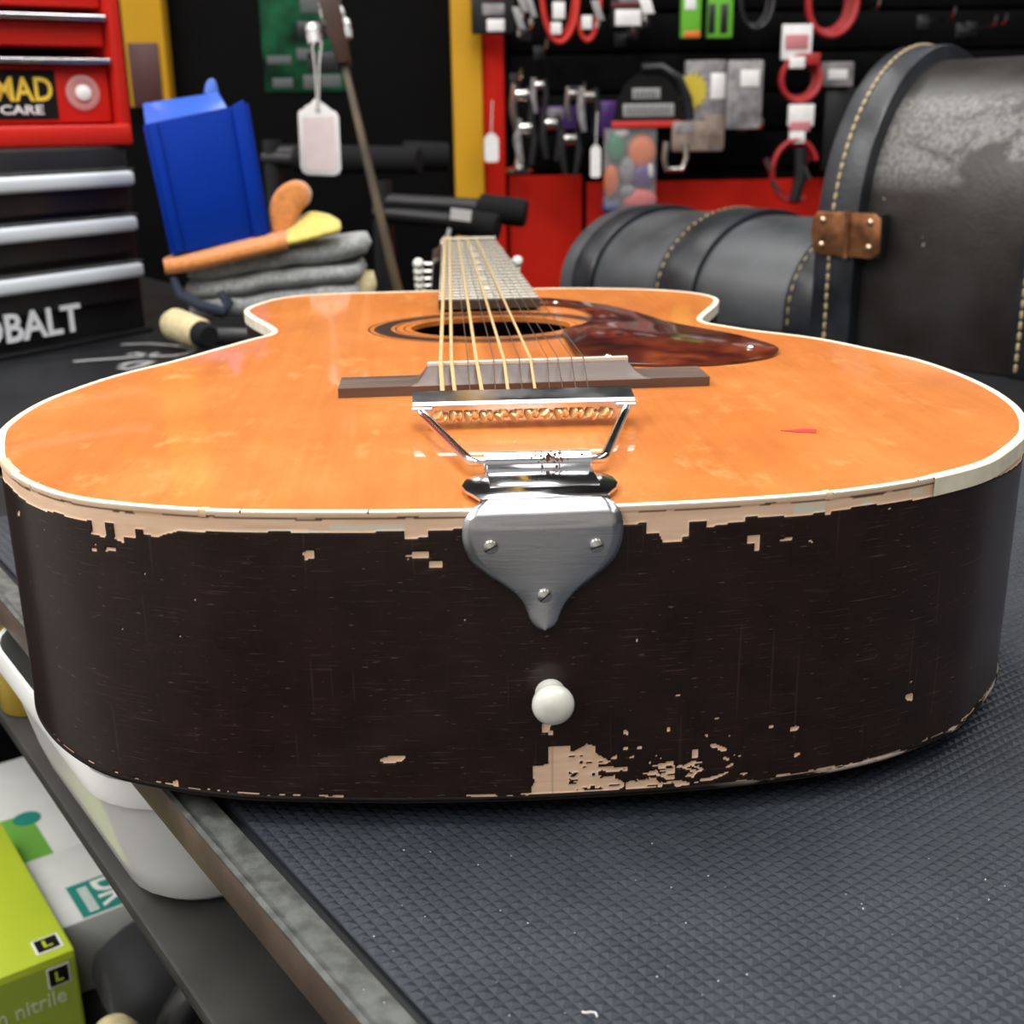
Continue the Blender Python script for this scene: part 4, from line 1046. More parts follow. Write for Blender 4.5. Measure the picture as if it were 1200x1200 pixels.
# front lip of the bin, now on top, with finger tab
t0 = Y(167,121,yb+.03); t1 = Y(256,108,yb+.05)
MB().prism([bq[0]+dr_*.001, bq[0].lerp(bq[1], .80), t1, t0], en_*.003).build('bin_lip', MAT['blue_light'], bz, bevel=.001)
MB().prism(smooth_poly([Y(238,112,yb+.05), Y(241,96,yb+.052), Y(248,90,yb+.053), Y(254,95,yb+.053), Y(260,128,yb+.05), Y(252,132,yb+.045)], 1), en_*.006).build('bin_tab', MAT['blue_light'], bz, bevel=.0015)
MB().prism([bq[3]+ext3, bq[2]+ext, bq[2]+ext+en_*BD, bq[3]+ext3+en_*BD], -dn*.003).build('bin_wall', MAT['blue_plastic'], bz)

# ------------------------------------------------------------------ folded towels
def slab(mb, o, ex, ey, ez, amp, seed, n=34, m=14, p=3.0):
    """soft folded layer: super-ellipsoid loop with ripples"""
    rg = np.random.RandomState(seed); ph = rg.rand(8)*6.28; rows = []
    for i in range(n+1):
        u = -1+2*i/n; row = []
        cu = max(0, 1-abs(u)**6)**(1/6)
        for j in range(m+1):
            f = 2*math.pi*(j % m)/m; c, s = math.cos(f), math.sin(f)
            y_ = math.copysign(abs(c)**(2/p), c)*cu; z_ = math.copysign(abs(s)**(2/p), s)*cu
            w = amp*(math.sin(5*u+ph[0])+.6*math.sin(11*u+ph[1]+c)+.4*math.sin(17*u+ph[2]))
            row.append(Vector(o)+Vector(ex)*u+Vector(ey)*(y_+.05*math.sin(4*u+ph[3]))+Vector(ez)*(z_+w))
        rows.append(row)
    mb.grid(rows); return mb
ty = .955
def tpt(px, py, y=ty): return Y(px, py, y)
def towel(name, layers, mat, label, seed):
    """layers: (x0,y0)-(x1,y1) pixel ends of the centre line, half thickness px, front y, half depth"""
    lo = [tpt((l[0]+l[2])/2, (l[1]+l[3])/2, l[5]) for l in layers]
    t = empty(name, min(lo, key=lambda p: p.z), label, 'towel', None)
    for i, (x0_, y0_, x1_, y1_, hp_, yy, dp) in enumerate(layers):
        a_, b_ = tpt(x0_, y0_, yy), tpt(x1_, y1_, yy); c_ = (a_+b_)/2; e_ = (b_-a_)/2
        hh_ = hp_*(yy+.335)/1400
        mb = slab(MB(), c_+V(0,dp,0), e_, V(.0,dp,0), V(0,0,hh_), .10, seed+i)
        mb.build('fold', mat if not isinstance(mat, list) else mat[i], t, angle=80)
    return t
t1_ = towel('cream_cloth', [(300,366,440,338,20,.945,.040)], MAT['towel_cream'], 'cream cloth folded at the bottom of the towel pile', 11)
tw = towel('grey_towel', [(214,366,425,344,15,.925,.047), (208,345,428,318,12,.925,.047)], MAT['towel_grey'], 'grey terry towel with navy border near the bottom of the pile', 21)
nb = MB()
nb.tube([tpt(203,325,.92), tpt(210,345,.915), tpt(235,358,.912), tpt(262,366,.912), tpt(268,356,.914), tpt(258,342,.916)], [.004,.005,.006,.006,.006,.004], 8)
nb.build('navy_border', MAT['towel_navy'], tw, angle=80)
tw2 = towel('pale_grey_towel', [(210,321,434,288,14,.93,.045)], MAT['towel_grey'], 'pale grey terry towel lying over the navy bordered one', 31)
yt = empty('yellow_cloth', tpt(330,280,.94), 'yellow microfibre cloth spread over the pale grey towel', 'cloth')
def sheet(nm, rows, y0, dp, th, mat, parent, seed=0):
    P = []
    rg = np.random.RandomState(seed)
    for r, row in enumerate(rows):
        P.append([Y(x, y_, y0+dp*r/(len(rows)-1)) for x, y_ in row])
    # refine with Catmull-Rom in both directions
    def ref(a, n):
        a = np.array([[tuple(q) for q in r] for r in a]); m = a.shape[1]; out = []
        for i in range(m-1):
            p0 = a[:,max(i-1,0)]; p1 = a[:,i]; p2 = a[:,i+1]; p3 = a[:,min(i+2,m-1)]
            for t in np.linspace(0,1,n,endpoint=False): out.append(.5*((2*p1)+(p2-p0)*t+(2*p0-5*p1+4*p2-p3)*t*t+(3*p1-p0-3*p2+p3)*t**3))
        out.append(a[:,-1]); return np.stack(out, 1)
    g = ref(P, 6); g = ref(g.transpose(1,0,2), 5).transpose(1,0,2)
    top = [[Vector(q) for q in r] for r in g]; mb = MB(); mb.grid(top)
    o = mb.build(nm, mat, parent, angle=80)
    md = o.modifiers.new('thick', 'SOLIDIFY'); md.thickness = th; md.offset = 0
    return o
sheet('cloth_sheet', [[(250,301),(290,294),(330,287),(362,280),(397,270)], [(275,295),(305,288),(337,277),(364,266),(399,262)], [(332,273),(342,265),(352,257),(366,250),(386,254)]], .924, .05, .005, MAT['towel_yellow'], yt)
ot = empty('orange_cloth', tpt(270,280,.94), 'orange microfibre cloth under the blue bin, one end folded up', 'cloth')
sheet('cloth_sheet', [[(193,315),(207,314),(242,308),(290,297),(336,286)], [(194,309),(206,306),(240,299),(290,288),(336,279)], [(204,304),(215,301),(245,293),(292,283),(338,273)]], .914, .06, .011, MAT['towel_orange'], ot, 3)
# the end of the cloth folded up behind the bin
hump = [(312,284),(316,262),(318,240),(326,222),(340,215),(354,218),(361,228),(358,240),(350,248),(344,262),(338,276)]
yh = .958
MB().prism(smooth_poly([Y(x, y_, yh) for x, y_ in ((320,288),(317,266),(314,244),(320,226),(335,213),(351,213),(362,224),(361,240),(351,247),(346,262),(340,284))], 2), (0,.045,0)).build('cloth_fold', MAT['towel_orange'], ot, bevel=.006, segs=3, angle=60)
# paint roller / brush lying in front of the towels
br = empty('cream_brush_roll', Z(215,392,TZ), 'cream fabric roll with black bristled end in front of towels', 'roll')
a_ = Z(200,378,.016); b_ = Z(238,392,.012)
MB().tube([a_, a_.lerp(b_,.15), a_.lerp(b_,.9), b_], [.012,.0165,.015,.012], 18).build('roll', MAT['towel_cream'], br)
MB().tube([a_.lerp(b_,.92), b_+(b_-a_)*.10, b_+(b_-a_)*.18], [.0135,.013,.010], 16).build('bristle_end', MAT['black_foam'], br)
MB().tube([b_+(b_-a_)*.1+V(0,.01,-.002), b_+(b_-a_)*.5+V(.02,.03,-.002), b_+V(.06,.07,-.004)], [.009,.009,.006], 12).build('black_grip', MAT['black_plastic'], br)
MAT['ivory_bright'] = M('bright_nickel', (.88,.89,.90), .25, .35)

# ------------------------------------------------------------------ guitar cases standing on edge
def case_thing(name, O, hd, W, z1, Ht, parts, label, hinge=None, zb=TZ):
    h = math.radians(hd); p = V(math.sin(h), math.cos(h), 0); a = V(math.cos(h), -math.sin(h), 0)
    t = empty(name, O+p*W/2+a*.1, label, 'guitar case')
    def prof(ins, n=36):
        r = [O+p*ins]
        for th in np.linspace(0, math.pi, n):
            c, s = math.cos(th), math.sin(th)
            r.append(O+p*(ins+(W/2-ins)*(1-c))+V(0,0,z1+(Ht-ins-z1)*s))
        r.append(O+p*(W-ins)); return r
    def band(nm, a0, a1, ins, mat, bev=.0015, off=0):
        P = prof(ins); return MB().prism([q+a*a0 for q in P], a*(a1-a0)).build(nm, mat, t, angle=28, bevel=bev)
    def stitches(a_, ins, parent, pitch=.0092, sr=1.0):
        P = prof(ins-.0006, 120); L = [0]
        for i in range(1, len(P)): L.append(L[-1]+(P[i]-P[i-1]).length)
        d = pitch; k = 0; base = None
        tot = L[-1]
        while d < tot*.62:
            i = max(j for j in range(len(L)) if L[j] <= d); f = (d-L[i])/(L[i+1]-L[i]+1e-9)
            q = P[i].lerp(P[i+1], f)+a*a_; tg = (P[i+1]-P[i]).normalized()
            MB().tube([q-tg*.0037, q-tg*.0024, q+tg*.0024, q+tg*.0037], [.0005*sr,.0015*sr,.0015*sr,.0005*sr], 6).build('stitch', MAT['stitch'], parent)
            d += pitch
    return t, p, a, prof, band, stitches
# large case in front
O1 = V(.333, .79, TZ)
cs, p_, a_, prof, band, stitches = case_thing('large_guitar_case', O1, 50, .30, .107, .281, None, 'large scuffed black case with copper hinge standing beside the guitar')
lidb = band('lid', 0, .030, .004, MAT['case'])
lb1 = band('lid_edge_band', -.002, .041, 0, MAT['leather'], .003)
stitches(.0155, 0, lb1)
body = band('case_body', .041, .33, .014, MAT['case'])
tag(body, 'scuffed black leatherette case side')
lb2 = band('end_edge_band', .190, .24, .0095, MAT['leather'], .003)
stitches(.198, .0095, lb2)
# copper hinge across the seam
hu = V(0,0,1)
hgp = lambda s, z, d=0: O1+a_*s+V(0,0,z)-p_*d
ZH0, ZH1 = .0935, .1335
hl = lambda L: [hgp(s, ZH0+(ZH1-ZH0)*z, .001) for s, z in L]
h_ = MB().prism(hl([(-.004,.5), (-.003,.85), (.002,1), (.033,1), (.033,0), (.007,0), (-.002,.14)]), -p_*.002).build('hinge_leaf', MAT['copper'], cs, bevel=.0008); tag(h_, 'rusty copper hinge')
h2_ = MB().prism(hl([(.035,1), (.060,1), (.067,.88), (.068,.15), (.061,0), (.035,0)]), -p_*.002).build('hinge_leaf', MAT['copper'], cs, bevel=.0008)
MB().prism([hgp(.0415,ZH1-.001,-.0135), hgp(.066,ZH1-.001,-.0135), hgp(.066,ZH0+.001,-.0135), hgp(.0415,ZH0+.001,-.0135)], -p_*.0145).build('hinge_pad', MAT['leather'], cs)
MB().tube([hgp(.034,ZH0-.001,.003), hgp(.034,ZH1+.001,.003)], .0028, 12).build('hinge_knuckle', MAT['copper'], cs)
for s, z in ((.008,.80), (.008,.24), (.057,.80), (.057,.24)):
    MB().lathe([(.0033,0), (.0031,.0012), (.0018,.0022), (.0002,.0025)], hgp(s, ZH0+(ZH1-ZH0)*z, .003), -p_, 14).build('rivet', MAT['rivet'], cs)
# rear case
O2 = V(.128, 1.15, TZ)
cs2, p2_, a2_, prof2, band2, stitches2 = case_thing('small_guitar_case', O2, 50, .29, .022, .1145, None, 'smaller grey-black arched case standing behind the large case')
MAT['case2'] = M('grey_black_case', (.060,.064,.070), .42, var=.3, vscale=14, bump=.3, bscale=200, rvar=.08)
band2('lid', 0, .052, .003, MAT['case2'])
band2('lid_edge_band', .020, .052, .0015, MAT['leather'], .002)
band2('case_body', .052, .37, .0075, MAT['case2'])
e2b = band2('edge_band', .150, .205, .0005, MAT['leather'], .002)
stitches2(.156, .0005, e2b, .012, .6)
e3b = band2('edge_band', .325, .365, .002, MAT['leather'], .002)
stitches2(.332, .002, e3b, .012, .6)

# ------------------------------------------------------------------ instrument leaning behind the bench, with a price tag
gy = 1.32
top = Y(392, 22, gy); low = Y(468, 345, gy-.03)
nd = (low-top).normalized()
g2 = empty('leaning_guitar', low+nd*((low.z-FLOOR)/-nd.z)*1.0 if nd.z < 0 else low, 'dark guitar with aged neck and bright tuners standing behind the bench', 'guitar')
foot = low+nd*((FLOOR-low.z)/nd.z)
nb_ = low+nd*.10
sx = V(1,0,0)
bx_ = (sx-nd*sx.dot(nd)).normalized(); bn_ = nd.cross(bx_).normalized()
def ribbon(nm, pts, w, th, mat, parent):
    return MB().prism([q-bx_*w_ for q, w_ in zip(pts, w)]+[q+bx_*w_ for q, w_ in zip(pts[::-1], w[::-1])], bn_*th).build(nm, mat, parent, bevel=.002)
ribbon('neck', [top+nd*.05, low, nb_+nd*.05], [.004,.006,.007], .05, MAT['rusty'], g2)
ribbon('headstock', [top-nd*.06, top+nd*.005, top+nd*.062], [.011,.012,.008], .06, MAT['neck'], g2)
bl_ = foot-nb_
bc_ = [(0,.05), (.06,.10), (.14,.125), (.22,.105), (.30,.125), (.40,.165), (.48,.17), (.56,.13), (.60,.06)]
Lb = bl_.length; kf = (Lb-.002)/.60
L1_ = [nb_+nd*(q*kf)-sx*w_ for q, w_ in bc_]; R1_ = [nb_+nd*(q*kf)+sx*w_ for q, w_ in bc_][::-1]
zmin = min(q.z for q in L1_+R1_)
MB().prism([V(q.x, q.y, max(q.z, FLOOR+.001)) for q in L1_+R1_], V(0,.09,0)).build('body', MAT['neck'], g2, bevel=.004)
for (x, y, sc) in ((368,38,1.0), (383,8,1.1), (395,18,1.1), (402,32,1.0)):
    c_ = Y(x, y, gy-.03)
    k_ = MB().lathe([(.003,-.010), (.009,-.009), (.0105,-.001), (.0085,.001), (.0105,.0035), (.0095,.014), (.004,.0165)], c_, V(.1,-.25,-1), 16).build('tuner_button', MAT['ivory_bright'], g2)
    MB().tube([c_, c_+(top-c_)*.8+V(0,.02,0)], .003, 8).build('tuner_shaft', MAT['chrome'], k_)
# price tag on a loop of thread
ptag = empty('price_tag', Y(376,206,gy-.05), 'blank white and pink paper price tag hanging on thread from a tuner', 'tag')
ty_ = gy-.05
tg_px = [(349,133),(351,129),(355,128),(358,124),(364,121),(368,116),(372,115.5),(376,119),(383,124),(389,129),(394,131),(397,137),(400,198),(397,204),(391,206),(361,205),(355,202),(352,196)]
MB().prism([Y(x,y,ty_) for x, y in tg_px], (0,.0012,0)).build('tag_card', MAT['card_white'], ptag, bevel=.0003)
MB().prism([Y(x,y,ty_-.0003) for x, y in ((355,138),(391,136),(394,196),(390,200),(362,199),(358,195))], (0,.0003,0)).build('tag_face', MAT['tag_pink'], ptag)
MB().lathe([(.0035,0), (.0035,.0004)], Y(372.5,129,ty_-.0006), (0,1,0), 14).build('tag_eyelet', M('grey_eyelet', (.45,.47,.50), .5), ptag)
MB().tube([Y(366,55,ty_), Y(369,80,ty_), Y(371.5,122,ty_-.001)], .0013, 6).build('thread', MAT['thread'], ptag)
MB().tube([Y(377,50,ty_+.01), Y(374,75,ty_), Y(373.5,122,ty_-.001)], .0013, 6).build('thread', MAT['thread'], ptag)
MB().tube([Y(366,55,ty_), Y(370,44,ty_+.012), Y(377,50,ty_+.01)], .0013, 6).build('thread', MAT['thread'], ptag)

# ------------------------------------------------------------------ stand with padded arms
def stand(name, y, post_px, arms, label):
    b = Y(post_px, 330, y); t = empty(name, (b.x, y, FLOOR), label, 'stand')
    zt_ = Y(post_px, arms[0][1], y).z
    MB().tube([V(b.x, y, FLOOR+.015), V(b.x, y, zt_+.03)], .016, 14).build('post', MAT['black_metal'], t)
    for k in range(3):
        an = 2*math.pi*k/3+.5
        MB().tube([V(b.x, y, FLOOR+.14), V(b.x+.20*math.cos(an), y+.20*math.sin(an), FLOOR+.012)], .011, 10).build('leg', MAT['black_metal'], t)
    for (x0, y0, x1, y1, r0, x2, dy) in arms:
        p0, p1, p2 = Y(x0, y0, y), Y(x1, y1, y-dy), Y(x2, (y0+y1)/2, y-dy*(x2-x0)/(x1-x0))
        MB().tube([p0, p2], r0*.62, 12).build('arm', MAT['black_metal'], t)
        d = (p1-p2).normalized(); L = (p1-p2).length
        MB().lathe([(r0*.6,0), (r0*.97,.004), (r0,L*.2), (r0,L-.006), (r0*.9,L-.001), (r0*.5,L)], p2, d, 18).build('foam_pad', MAT['black_foam'], t)
    return t
s1 = stand('instrument_stand', 1.75, 330, [(310,186,492,188,.021,345,.10), (318,180,526,184,.024,470,-.02)], 'black stand with grey foam padded arms behind the price tag')
s2 = stand('instrument_stand', 1.55, 452, [(445,236,617,250,.021,560,.06), (440,250,584,267,.020,528,.08)], 'black stand whose padded arm carries a white sticker')
st_ = Y(527, 257, 1.55-.08-.022)
MB().par(st_, (.030,-.004,-.004), (0,.004,0), (.002,-.004,.016)).build('sticker', MAT['card_white'], s2)
MB().tube([Y(527,268,1.45), Y(524,280,1.45), Y(530,290,1.45)], .003, 8).build('strap', MAT['thread'], s2)

# ------------------------------------------------------------------ goods on the display wall
WF = WY-.016
def hook(px, py, L=.14, label=None):
    p = Y(px, py, WF-L)
    t = empty('wall_hook', (p.x, WF, p.z), label, 'hook')
    MB().tube([V(p.x, WF+.004, p.z), V(p.x, WF-L+.01, p.z), V(p.x, WF-L, p.z+.008), V(p.x, WF-L-.002, p.z+.018)], .0028, 8).build('rod', MAT['screw'], t)
    MB().box(p.x-.012, p.x+.012, WF-.003, WF+.003, p.z-.012, p.z+.014).build('back_plate', MAT['black_metal'], t, bevel=.001)
    return t
def pack(name, x0, y0, x1, y1, d, mat, label, cat='package', th=.018, prints=(), wy=None, bev=.004, header=None):
    """flat hanging pack, pixel box at distance d before the wall; prints: (fx0,fy0,fx1,fy1,mat,name)"""
    y = (WF if wy is None else wy)-d
    a = Y(x0, y1, y); c = Y(x1, y0, y)
    t = empty(name, ((a.x+c.x)/2, y+th/2, a.z), label, cat)
    MB().box(a.x, c.x, y, y+th, a.z, c.z).build('pack_body', mat, t, bevel=bev)
    for (fx0, fy0, fx1, fy1, m_, nm) in prints:
        w, h = c.x-a.x, c.z-a.z
        MB().box(a.x+w*fx0, a.x+w*fx1, y-.0012, y+.001, a.z+h*(1-fy1), a.z+h*(1-fy0)).build(nm, m_, t, bevel=.0005)
    return t
def coil(name, cx, cy, rx, ry, d, r, mat, label, turns=4, a0=0, a1=360, card=None):
    """hanging cable coil of several turns; optional card (x0,y0,x1,y1,mat)"""
    y = WF-d; c = Y(cx, cy, y); sx_ = rx*(y+.335)/1400; sz_ = ry*(y+.335)/1400
    t = empty(name, (c.x, y, c.z-sz_), label, 'cable')
    for k in range(turns):
        yy = y+(k-turns/2)*r*1.7; s = 1-.05*k+.02*((k*7) % 3)
        full = (a1-a0) >= 360
        P = [V(c.x+sx_*s*math.cos(math.radians(a)), yy+.002*math.sin(math.radians(a*2)), c.z+sz_*s*math.sin(math.radians(a))) for a in (np.linspace(a0, a1, 30, endpoint=False) if full else np.linspace(a0, a1, 24))]
        MB().tube(P, r, 8, closed=full).build('cable_turn', mat, t, angle=80)
    if card:
        for k_, (x0, y0, x1, y1, m_) in enumerate(card):
            yc = y-.02-.002*k_; a = Y(x0, y1, yc); b = Y(x1, y0, yc)
            MB().box(a.x, b.x, yc, y-.010, a.z, b.z).build('card', m_, t, bevel=.001)
    return t
def tagcard(name, x0, y0, x1, y1, d, label):
    y = WF-d; a = Y(x0, y1, y); c = Y(x1, y0, y); w = c.x-a.x; h = c.z-a.z
    P = [V(a.x, y, a.z+.15*w), V(a.x+.15*w, y, a.z), V(c.x-.15*w, y, a.z), V(c.x, y, a.z+.15*w), V(c.x, y, c.z-.35*w), V(c.x-.3*w, y, c.z), V(a.x+.3*w, y, c.z), V(a.x, y, c.z-.35*w)]
    t = empty(name, ((a.x+c.x)/2, y, a.z), label, 'tag')
    MB().prism(P, (0,.0012,0)).build('tag_card', MAT['card_white'], t)
    MB().tube([V((a.x+c.x)/2, y, c.z-.004), V((a.x+c.x)/2+.004, y+.01, c.z+.06)], .0012, 6).build('thread', MAT['thread'], t)
    return t
W_, B_ = MAT['card_white'], MAT['black_plastic']
# upper row
pack('hang_pack', 553, -40, 603, 40, .10, B_, 'black hang pack with white sticker above the red strip', prints=((.25,.55,.75,.72,MAT['grey_pack'],'label'), (.35,.78,.75,.96,W_,'label'), (.45,.2,.75,.5,MAT['maroon'],'print')))
coil('red_cable_coil', 655, -10, 20, 52, .09, .0045, MAT['redpack'], 'bright red patch cable loop hanging beside a black pack', 4, card=((648,2,662,22,W_), (646,26,658,40,W_)))
coil('red_cable_coil', 688, -12, 14, 52, .09, .0045, MAT['redpack'], 'second bright red patch cable loop of the pair', 3, card=((682,18,694,34,W_),))
pack('hang_pack', 716, -40, 764, 33, .11, B_, 'black hang pack with broad white label and red band', prints=((.10,.70,.75,.96,W_,'label'), (0,.58,1,.66,MAT['maroon'],'band'), (.2,.40,.8,.58,MAT['grey_pack'],'print')))
pack('green_pack', 798, -40, 824, 45, .12, MAT['green_pack'], 'bright green hang pack with orange bottom edge', prints=((.15,.9,.95,.99,MAT['orange_pl'],'band'), (.15,.35,.7,.6,MAT['card_white'],'label')))
pack('green_pack', 828, -40, 862, 45, .10, MAT['green_pack'], 'bright green hang pack with two black windows', prints=((.05,.52,.30,.93,B_,'window'), (.50,.52,.78,.93,B_,'window')))
coil('black_cable_coil', 885, 0, 18, 30, .09, .005, B_, 'black cable coil hanging beside the green packs', 4)
coil('red_cable_coil', 972, 2, 27, 36, .10, .0055, MAT['red_cable'], 'dark red cable coil hanging highest beside the white cards', 5)
coil('red_cable_coil', 936, 92, 22, 24, .11, .0050, MAT['red_cable'], 'dark red cable coil under a white printed card', 4, card=((916,28,953,70,W_), (920,40,948,58,MAT['pink_card']), (925,66,944,80,W_), (945,62,962,76,MAT['red_cable'])))
c3 = coil('red_cable_coil', 928, 200, 26, 34, .12, .0048, MAT['red_cable'], 'dark red cable bundle with black plug above the small case', 5, 20, 300, card=((924,122,955,148,W_), (926,142,950,154,MAT['pink_card']), (926,154,944,168,W_)))
p = Y(936,205,WF-.15); MB().tube([p+V(0,0,.05), p+V(.005,0,0), p+V(-.006,0,-.05)], [.012,.014,.010], 12).build('plug', B_, c3)
for x, y in ((900,192), (908,218), (945,202)):
    q = Y(x, y, WF-.16); MB().tube([q+V(-.006,0,.010), q+V(.006,0,-.012)], .005, 10).build('jack_tip', MAT['screw'], c3)
# middle row
pack('clear_pack', 801, 70, 852, 178, .10, MAT['grey_pack'], 'clear grey hang pack with yellow starburst sticker', prints=((.62,.14,.98,.42,W_,'label'), (.5,.6,1.0,.95,MAT['tan_pack'],'print')))
sb_ = Y(815,106,WF-.125); nst = 14
None if True else MB().prism([V(sb_.x+(.028 if k % 2 else .036)*math.cos(2*math.pi*k/(2*nst))*.85, sb_.y, sb_.z+(.028 if k % 2 else .036)*math.sin(2*math.pi*k/(2*nst))) for k in range(2*nst)], (0,.002,0)).build('starburst', MAT['yellow_pack'], [o for o in COL.objects if o.name.startswith('clear_pack')][0]) if False else None
cp = [o for o in COL.objects if o.name == 'clear_pack'][0]
MB().prism([V(sb_.x+(.026 if k % 2 else .034)*math.cos(math.pi*k/nst)*.9, WF-.1022, sb_.z+(.026 if k % 2 else .036)*math.sin(math.pi*k/nst)) for k in range(2*nst)], (0,.003,0)).build('starburst', MAT['yellow_pack'], cp)
pack('clear_pack', 851, 70, 896, 152, .12, MAT['grey_pack'], 'clear grey hang pack with square white label', prints=((.35,.14,.88,.38,W_,'label'),))
pack('tan_pack', 788, 142, 832, 178, .15, MAT['tan_pack'], 'tan hang pack below the yellow sticker', prints=((.05,.05,.6,.4,MAT['grey_pack'],'label'),))
# wide black pick display: domed header, red strip, clear bag of coloured picks
pk = empty('pick_bag', (Y(758,245,WF-.12).x, WF-.12, Y(758,245,WF-.12).z), 'clear bag of coloured picks under a black domed header', 'bag')
yk = WF-.12
hp_ = [(719,141),(722,120),(733,98),(748,86),(765,83),(783,90),(795,108),(800,128),(800,141)]
MB().prism([Y(x,y,yk) for x, y in hp_], (0,.004,0)).build('header_card', MAT['black_print'], pk)
rim = [Y(x,y,yk) for x, y in ((752,80),(775,79),(795,92),(806,118),(808,140))]
MB().tube(rim, .010, 8).build('header_rim', B_, pk)
a = Y(717,150,yk-.003); c = Y(798,141,yk-.003)
MB().box(a.x, c.x, yk-.003, yk+.004, a.z, c.z).build('red_strip', MAT['redpack'], pk, bevel=.001)
def wtext(txt, x0, y0, x1, y1, y, mat, parent, tilt=0):
    a = Y(x0, y1, y); c = Y(x1, y0, y); ex = V(math.cos(tilt),0,math.sin(tilt)); ey = V(-math.sin(tilt),0,math.cos(tilt))
    text_mesh('header_text', txt, a, ex, ey, c.x-a.x, c.z-a.z, mat, parent, depth=.001, bold=True)
MAT['grey_print'] = M('grey_print', (.33,.33,.33), .5); MAT['dim_print'] = M('dim_print', (.09,.10,.10), .6)
a = Y(730,137,yk-.0012); c = Y(790,121,yk-.0012)
MB().box(a.x, c.x, yk-.0012, yk, a.z, c.z).build('text_panel', MAT['grey_print'], pk, bevel=.0003)
a = Y(741,116,yk-.0012); c = Y(774,103,yk-.0012)
MB().box(a.x, c.x, yk-.0012, yk, a.z, c.z).build('text_panel', MAT['grey_print'], pk, bevel=.0003)
# letters on the header are too blurred to read: rows of separate dark strokes
for row, (x0, x1, y0, y1, n_) in enumerate(((734,786,124,134,11), (744,770,106,114,6))):
    for k in range(n_):
        xx = x0+(x1-x0)*(k+.25)/n_; w = (x1-x0)/n_*.30
        a = Y(xx, y1, yk-.0016); c = Y(xx+w, y0+(1 if k % 2 else 0), yk-.0016)
        MB().box(a.x, c.x, yk-.0020, yk-.001, a.z, c.z).build('header_stroke', MAT['black_print'], pk)
a = Y(709,245,yk); c = Y(770,150,yk)
for (x, y, rx, rz_, m_) in ((722,173,11,17,'green_pl'), (752,178,16,19,'orange_pl'), (755,205,14,14,'purple_pl'), (716,212,9,18,'orange_pl'), (750,234,20,12,'coral_pl'), (715,243,10,8,'bluetint'), (735,200,9,16,'grey_pack'), (761,202,5,11,'card_white'), (728,155,9,6,'card_white'), (735,225,10,8,'grey_pack')):
    q = Y(x, y, yk+.012); s_ = (yk+.335)/1400
    MB().lathe([(.2,-.008), (.8,-.007), (1,-.002), (1,.002), (.8,.007), (.2,.008)], (0,0,0), (0,1,0), 18).v
    mbp = MB().lathe([(.2,-.008), (.8,-.007), (1,-.002), (1,.002), (.8,.007), (.2,.008)], (0,0,0), (0,1,0), 18)
    mbp.v = [(q.x+v[0]*rx*s_, q.y+v[1], q.z+v[2]*rz_*s_) for v in mbp.v]
    mbp.build('pick_pouch', MAT[m_], pk, angle=60)
MB().box(a.x, c.x, yk+.0215, yk+.024, a.z, c.z).build('bag_back', MAT['grey_pack'], pk, bevel=.001)
MB().box(a.x, c.x, yk+.0005, yk+.0012, a.z, c.z).build('bag_front', M('clear_film', (.6,.6,.62), .15, alpha=.12), pk)
# capos, purple boxes and small metal goods
pack('purple_box', 634, 124, 678, 152, .11, MAT['purple_pl'], 'purple carton hanging among the small metal goods', 'box', prints=((.05,.1,.6,.55,MAT['grey_pack'],'label'),))
pack('purple_box', 697, 118, 724, 160, .07, MAT['purple_pl'], 'purple carton half hidden behind the pick bag header', 'box')
def capo(x, y, s, mat, label):
    q = Y(x, y, WF-.13); t = empty('capo', q-V(0,0,.05*s), label, 'capo')
    MB().tube([q+V(-.014*s,0,.045*s), q+V(-.018*s,0,0), q+V(-.010*s,0,-.045*s)], [.007*s,.009*s,.006*s], 10).build('jaw', mat, t)
    MB().tube([q+V(.014*s,.004,.042*s), q+V(.020*s,.004,.004*s), q+V(.012*s,.004,-.05*s)], [.006*s,.008*s,.006*s], 10).build('handle', MAT['black_metal'], t)
    MB().lathe([(.011*s,-.012*s), (.0115*s,0), (.011*s,.012*s)], q+V(0,.002,.026*s), (1,0,0), 14).build('spring', MAT['screw'], t)
capo(612, 128, 1.0, MAT['screw'], 'silver capo hanging nearest the red strip')
capo(632, 112, .7, MAT['grey_pack'], 'grey capo hanging just above the purple carton')
capo(646, 160, .9, MAT['black_metal'], 'black capo hanging below the purple carton')
capo(616, 165, .9, MAT['grey_pack'], 'grey capo hanging above the round silver disc')
capo(672, 122, .7, MAT['screw'], 'small silver capo to the side of the purple carton')
capo(690, 128, .9, MAT['grey_pack'], 'grey capo hanging over the long white tag')
capo(668, 178, .9, MAT['black_metal'], 'black capo hanging lowest above the red board')
tagcard('hang_tag', 568, 156, 584, 190, .10, 'blank white tag hanging before the red strip')
tagcard('hang_tag', 692, 170, 704, 208, .16, 'long blank white tag hanging above the red board')
q = Y(609,199,WF-.12); MB().lathe([(.024,-.004), (.026,-.001), (.026,.003), (.010,.008), (.006,.03)], q, (0,-.1,1), 22).build('cymbal_disc', MAT['screw'], label='round silver disc fitting hanging beside the red board', cat='fitting')
q = Y(792,198,WF-.16); t = empty('chain_clip', q, 'silver clip hanging below the tan pack', 'clip')
MB().tube([q+V(-.02,0,.05), q+V(-.022,0,.02), q+V(-.018,0,0), q+V(.012,0,0), q+V(.02,0,.02), q+V(.018,0,.045)], .006, 10).build('clip_body', MAT['screw'], t)
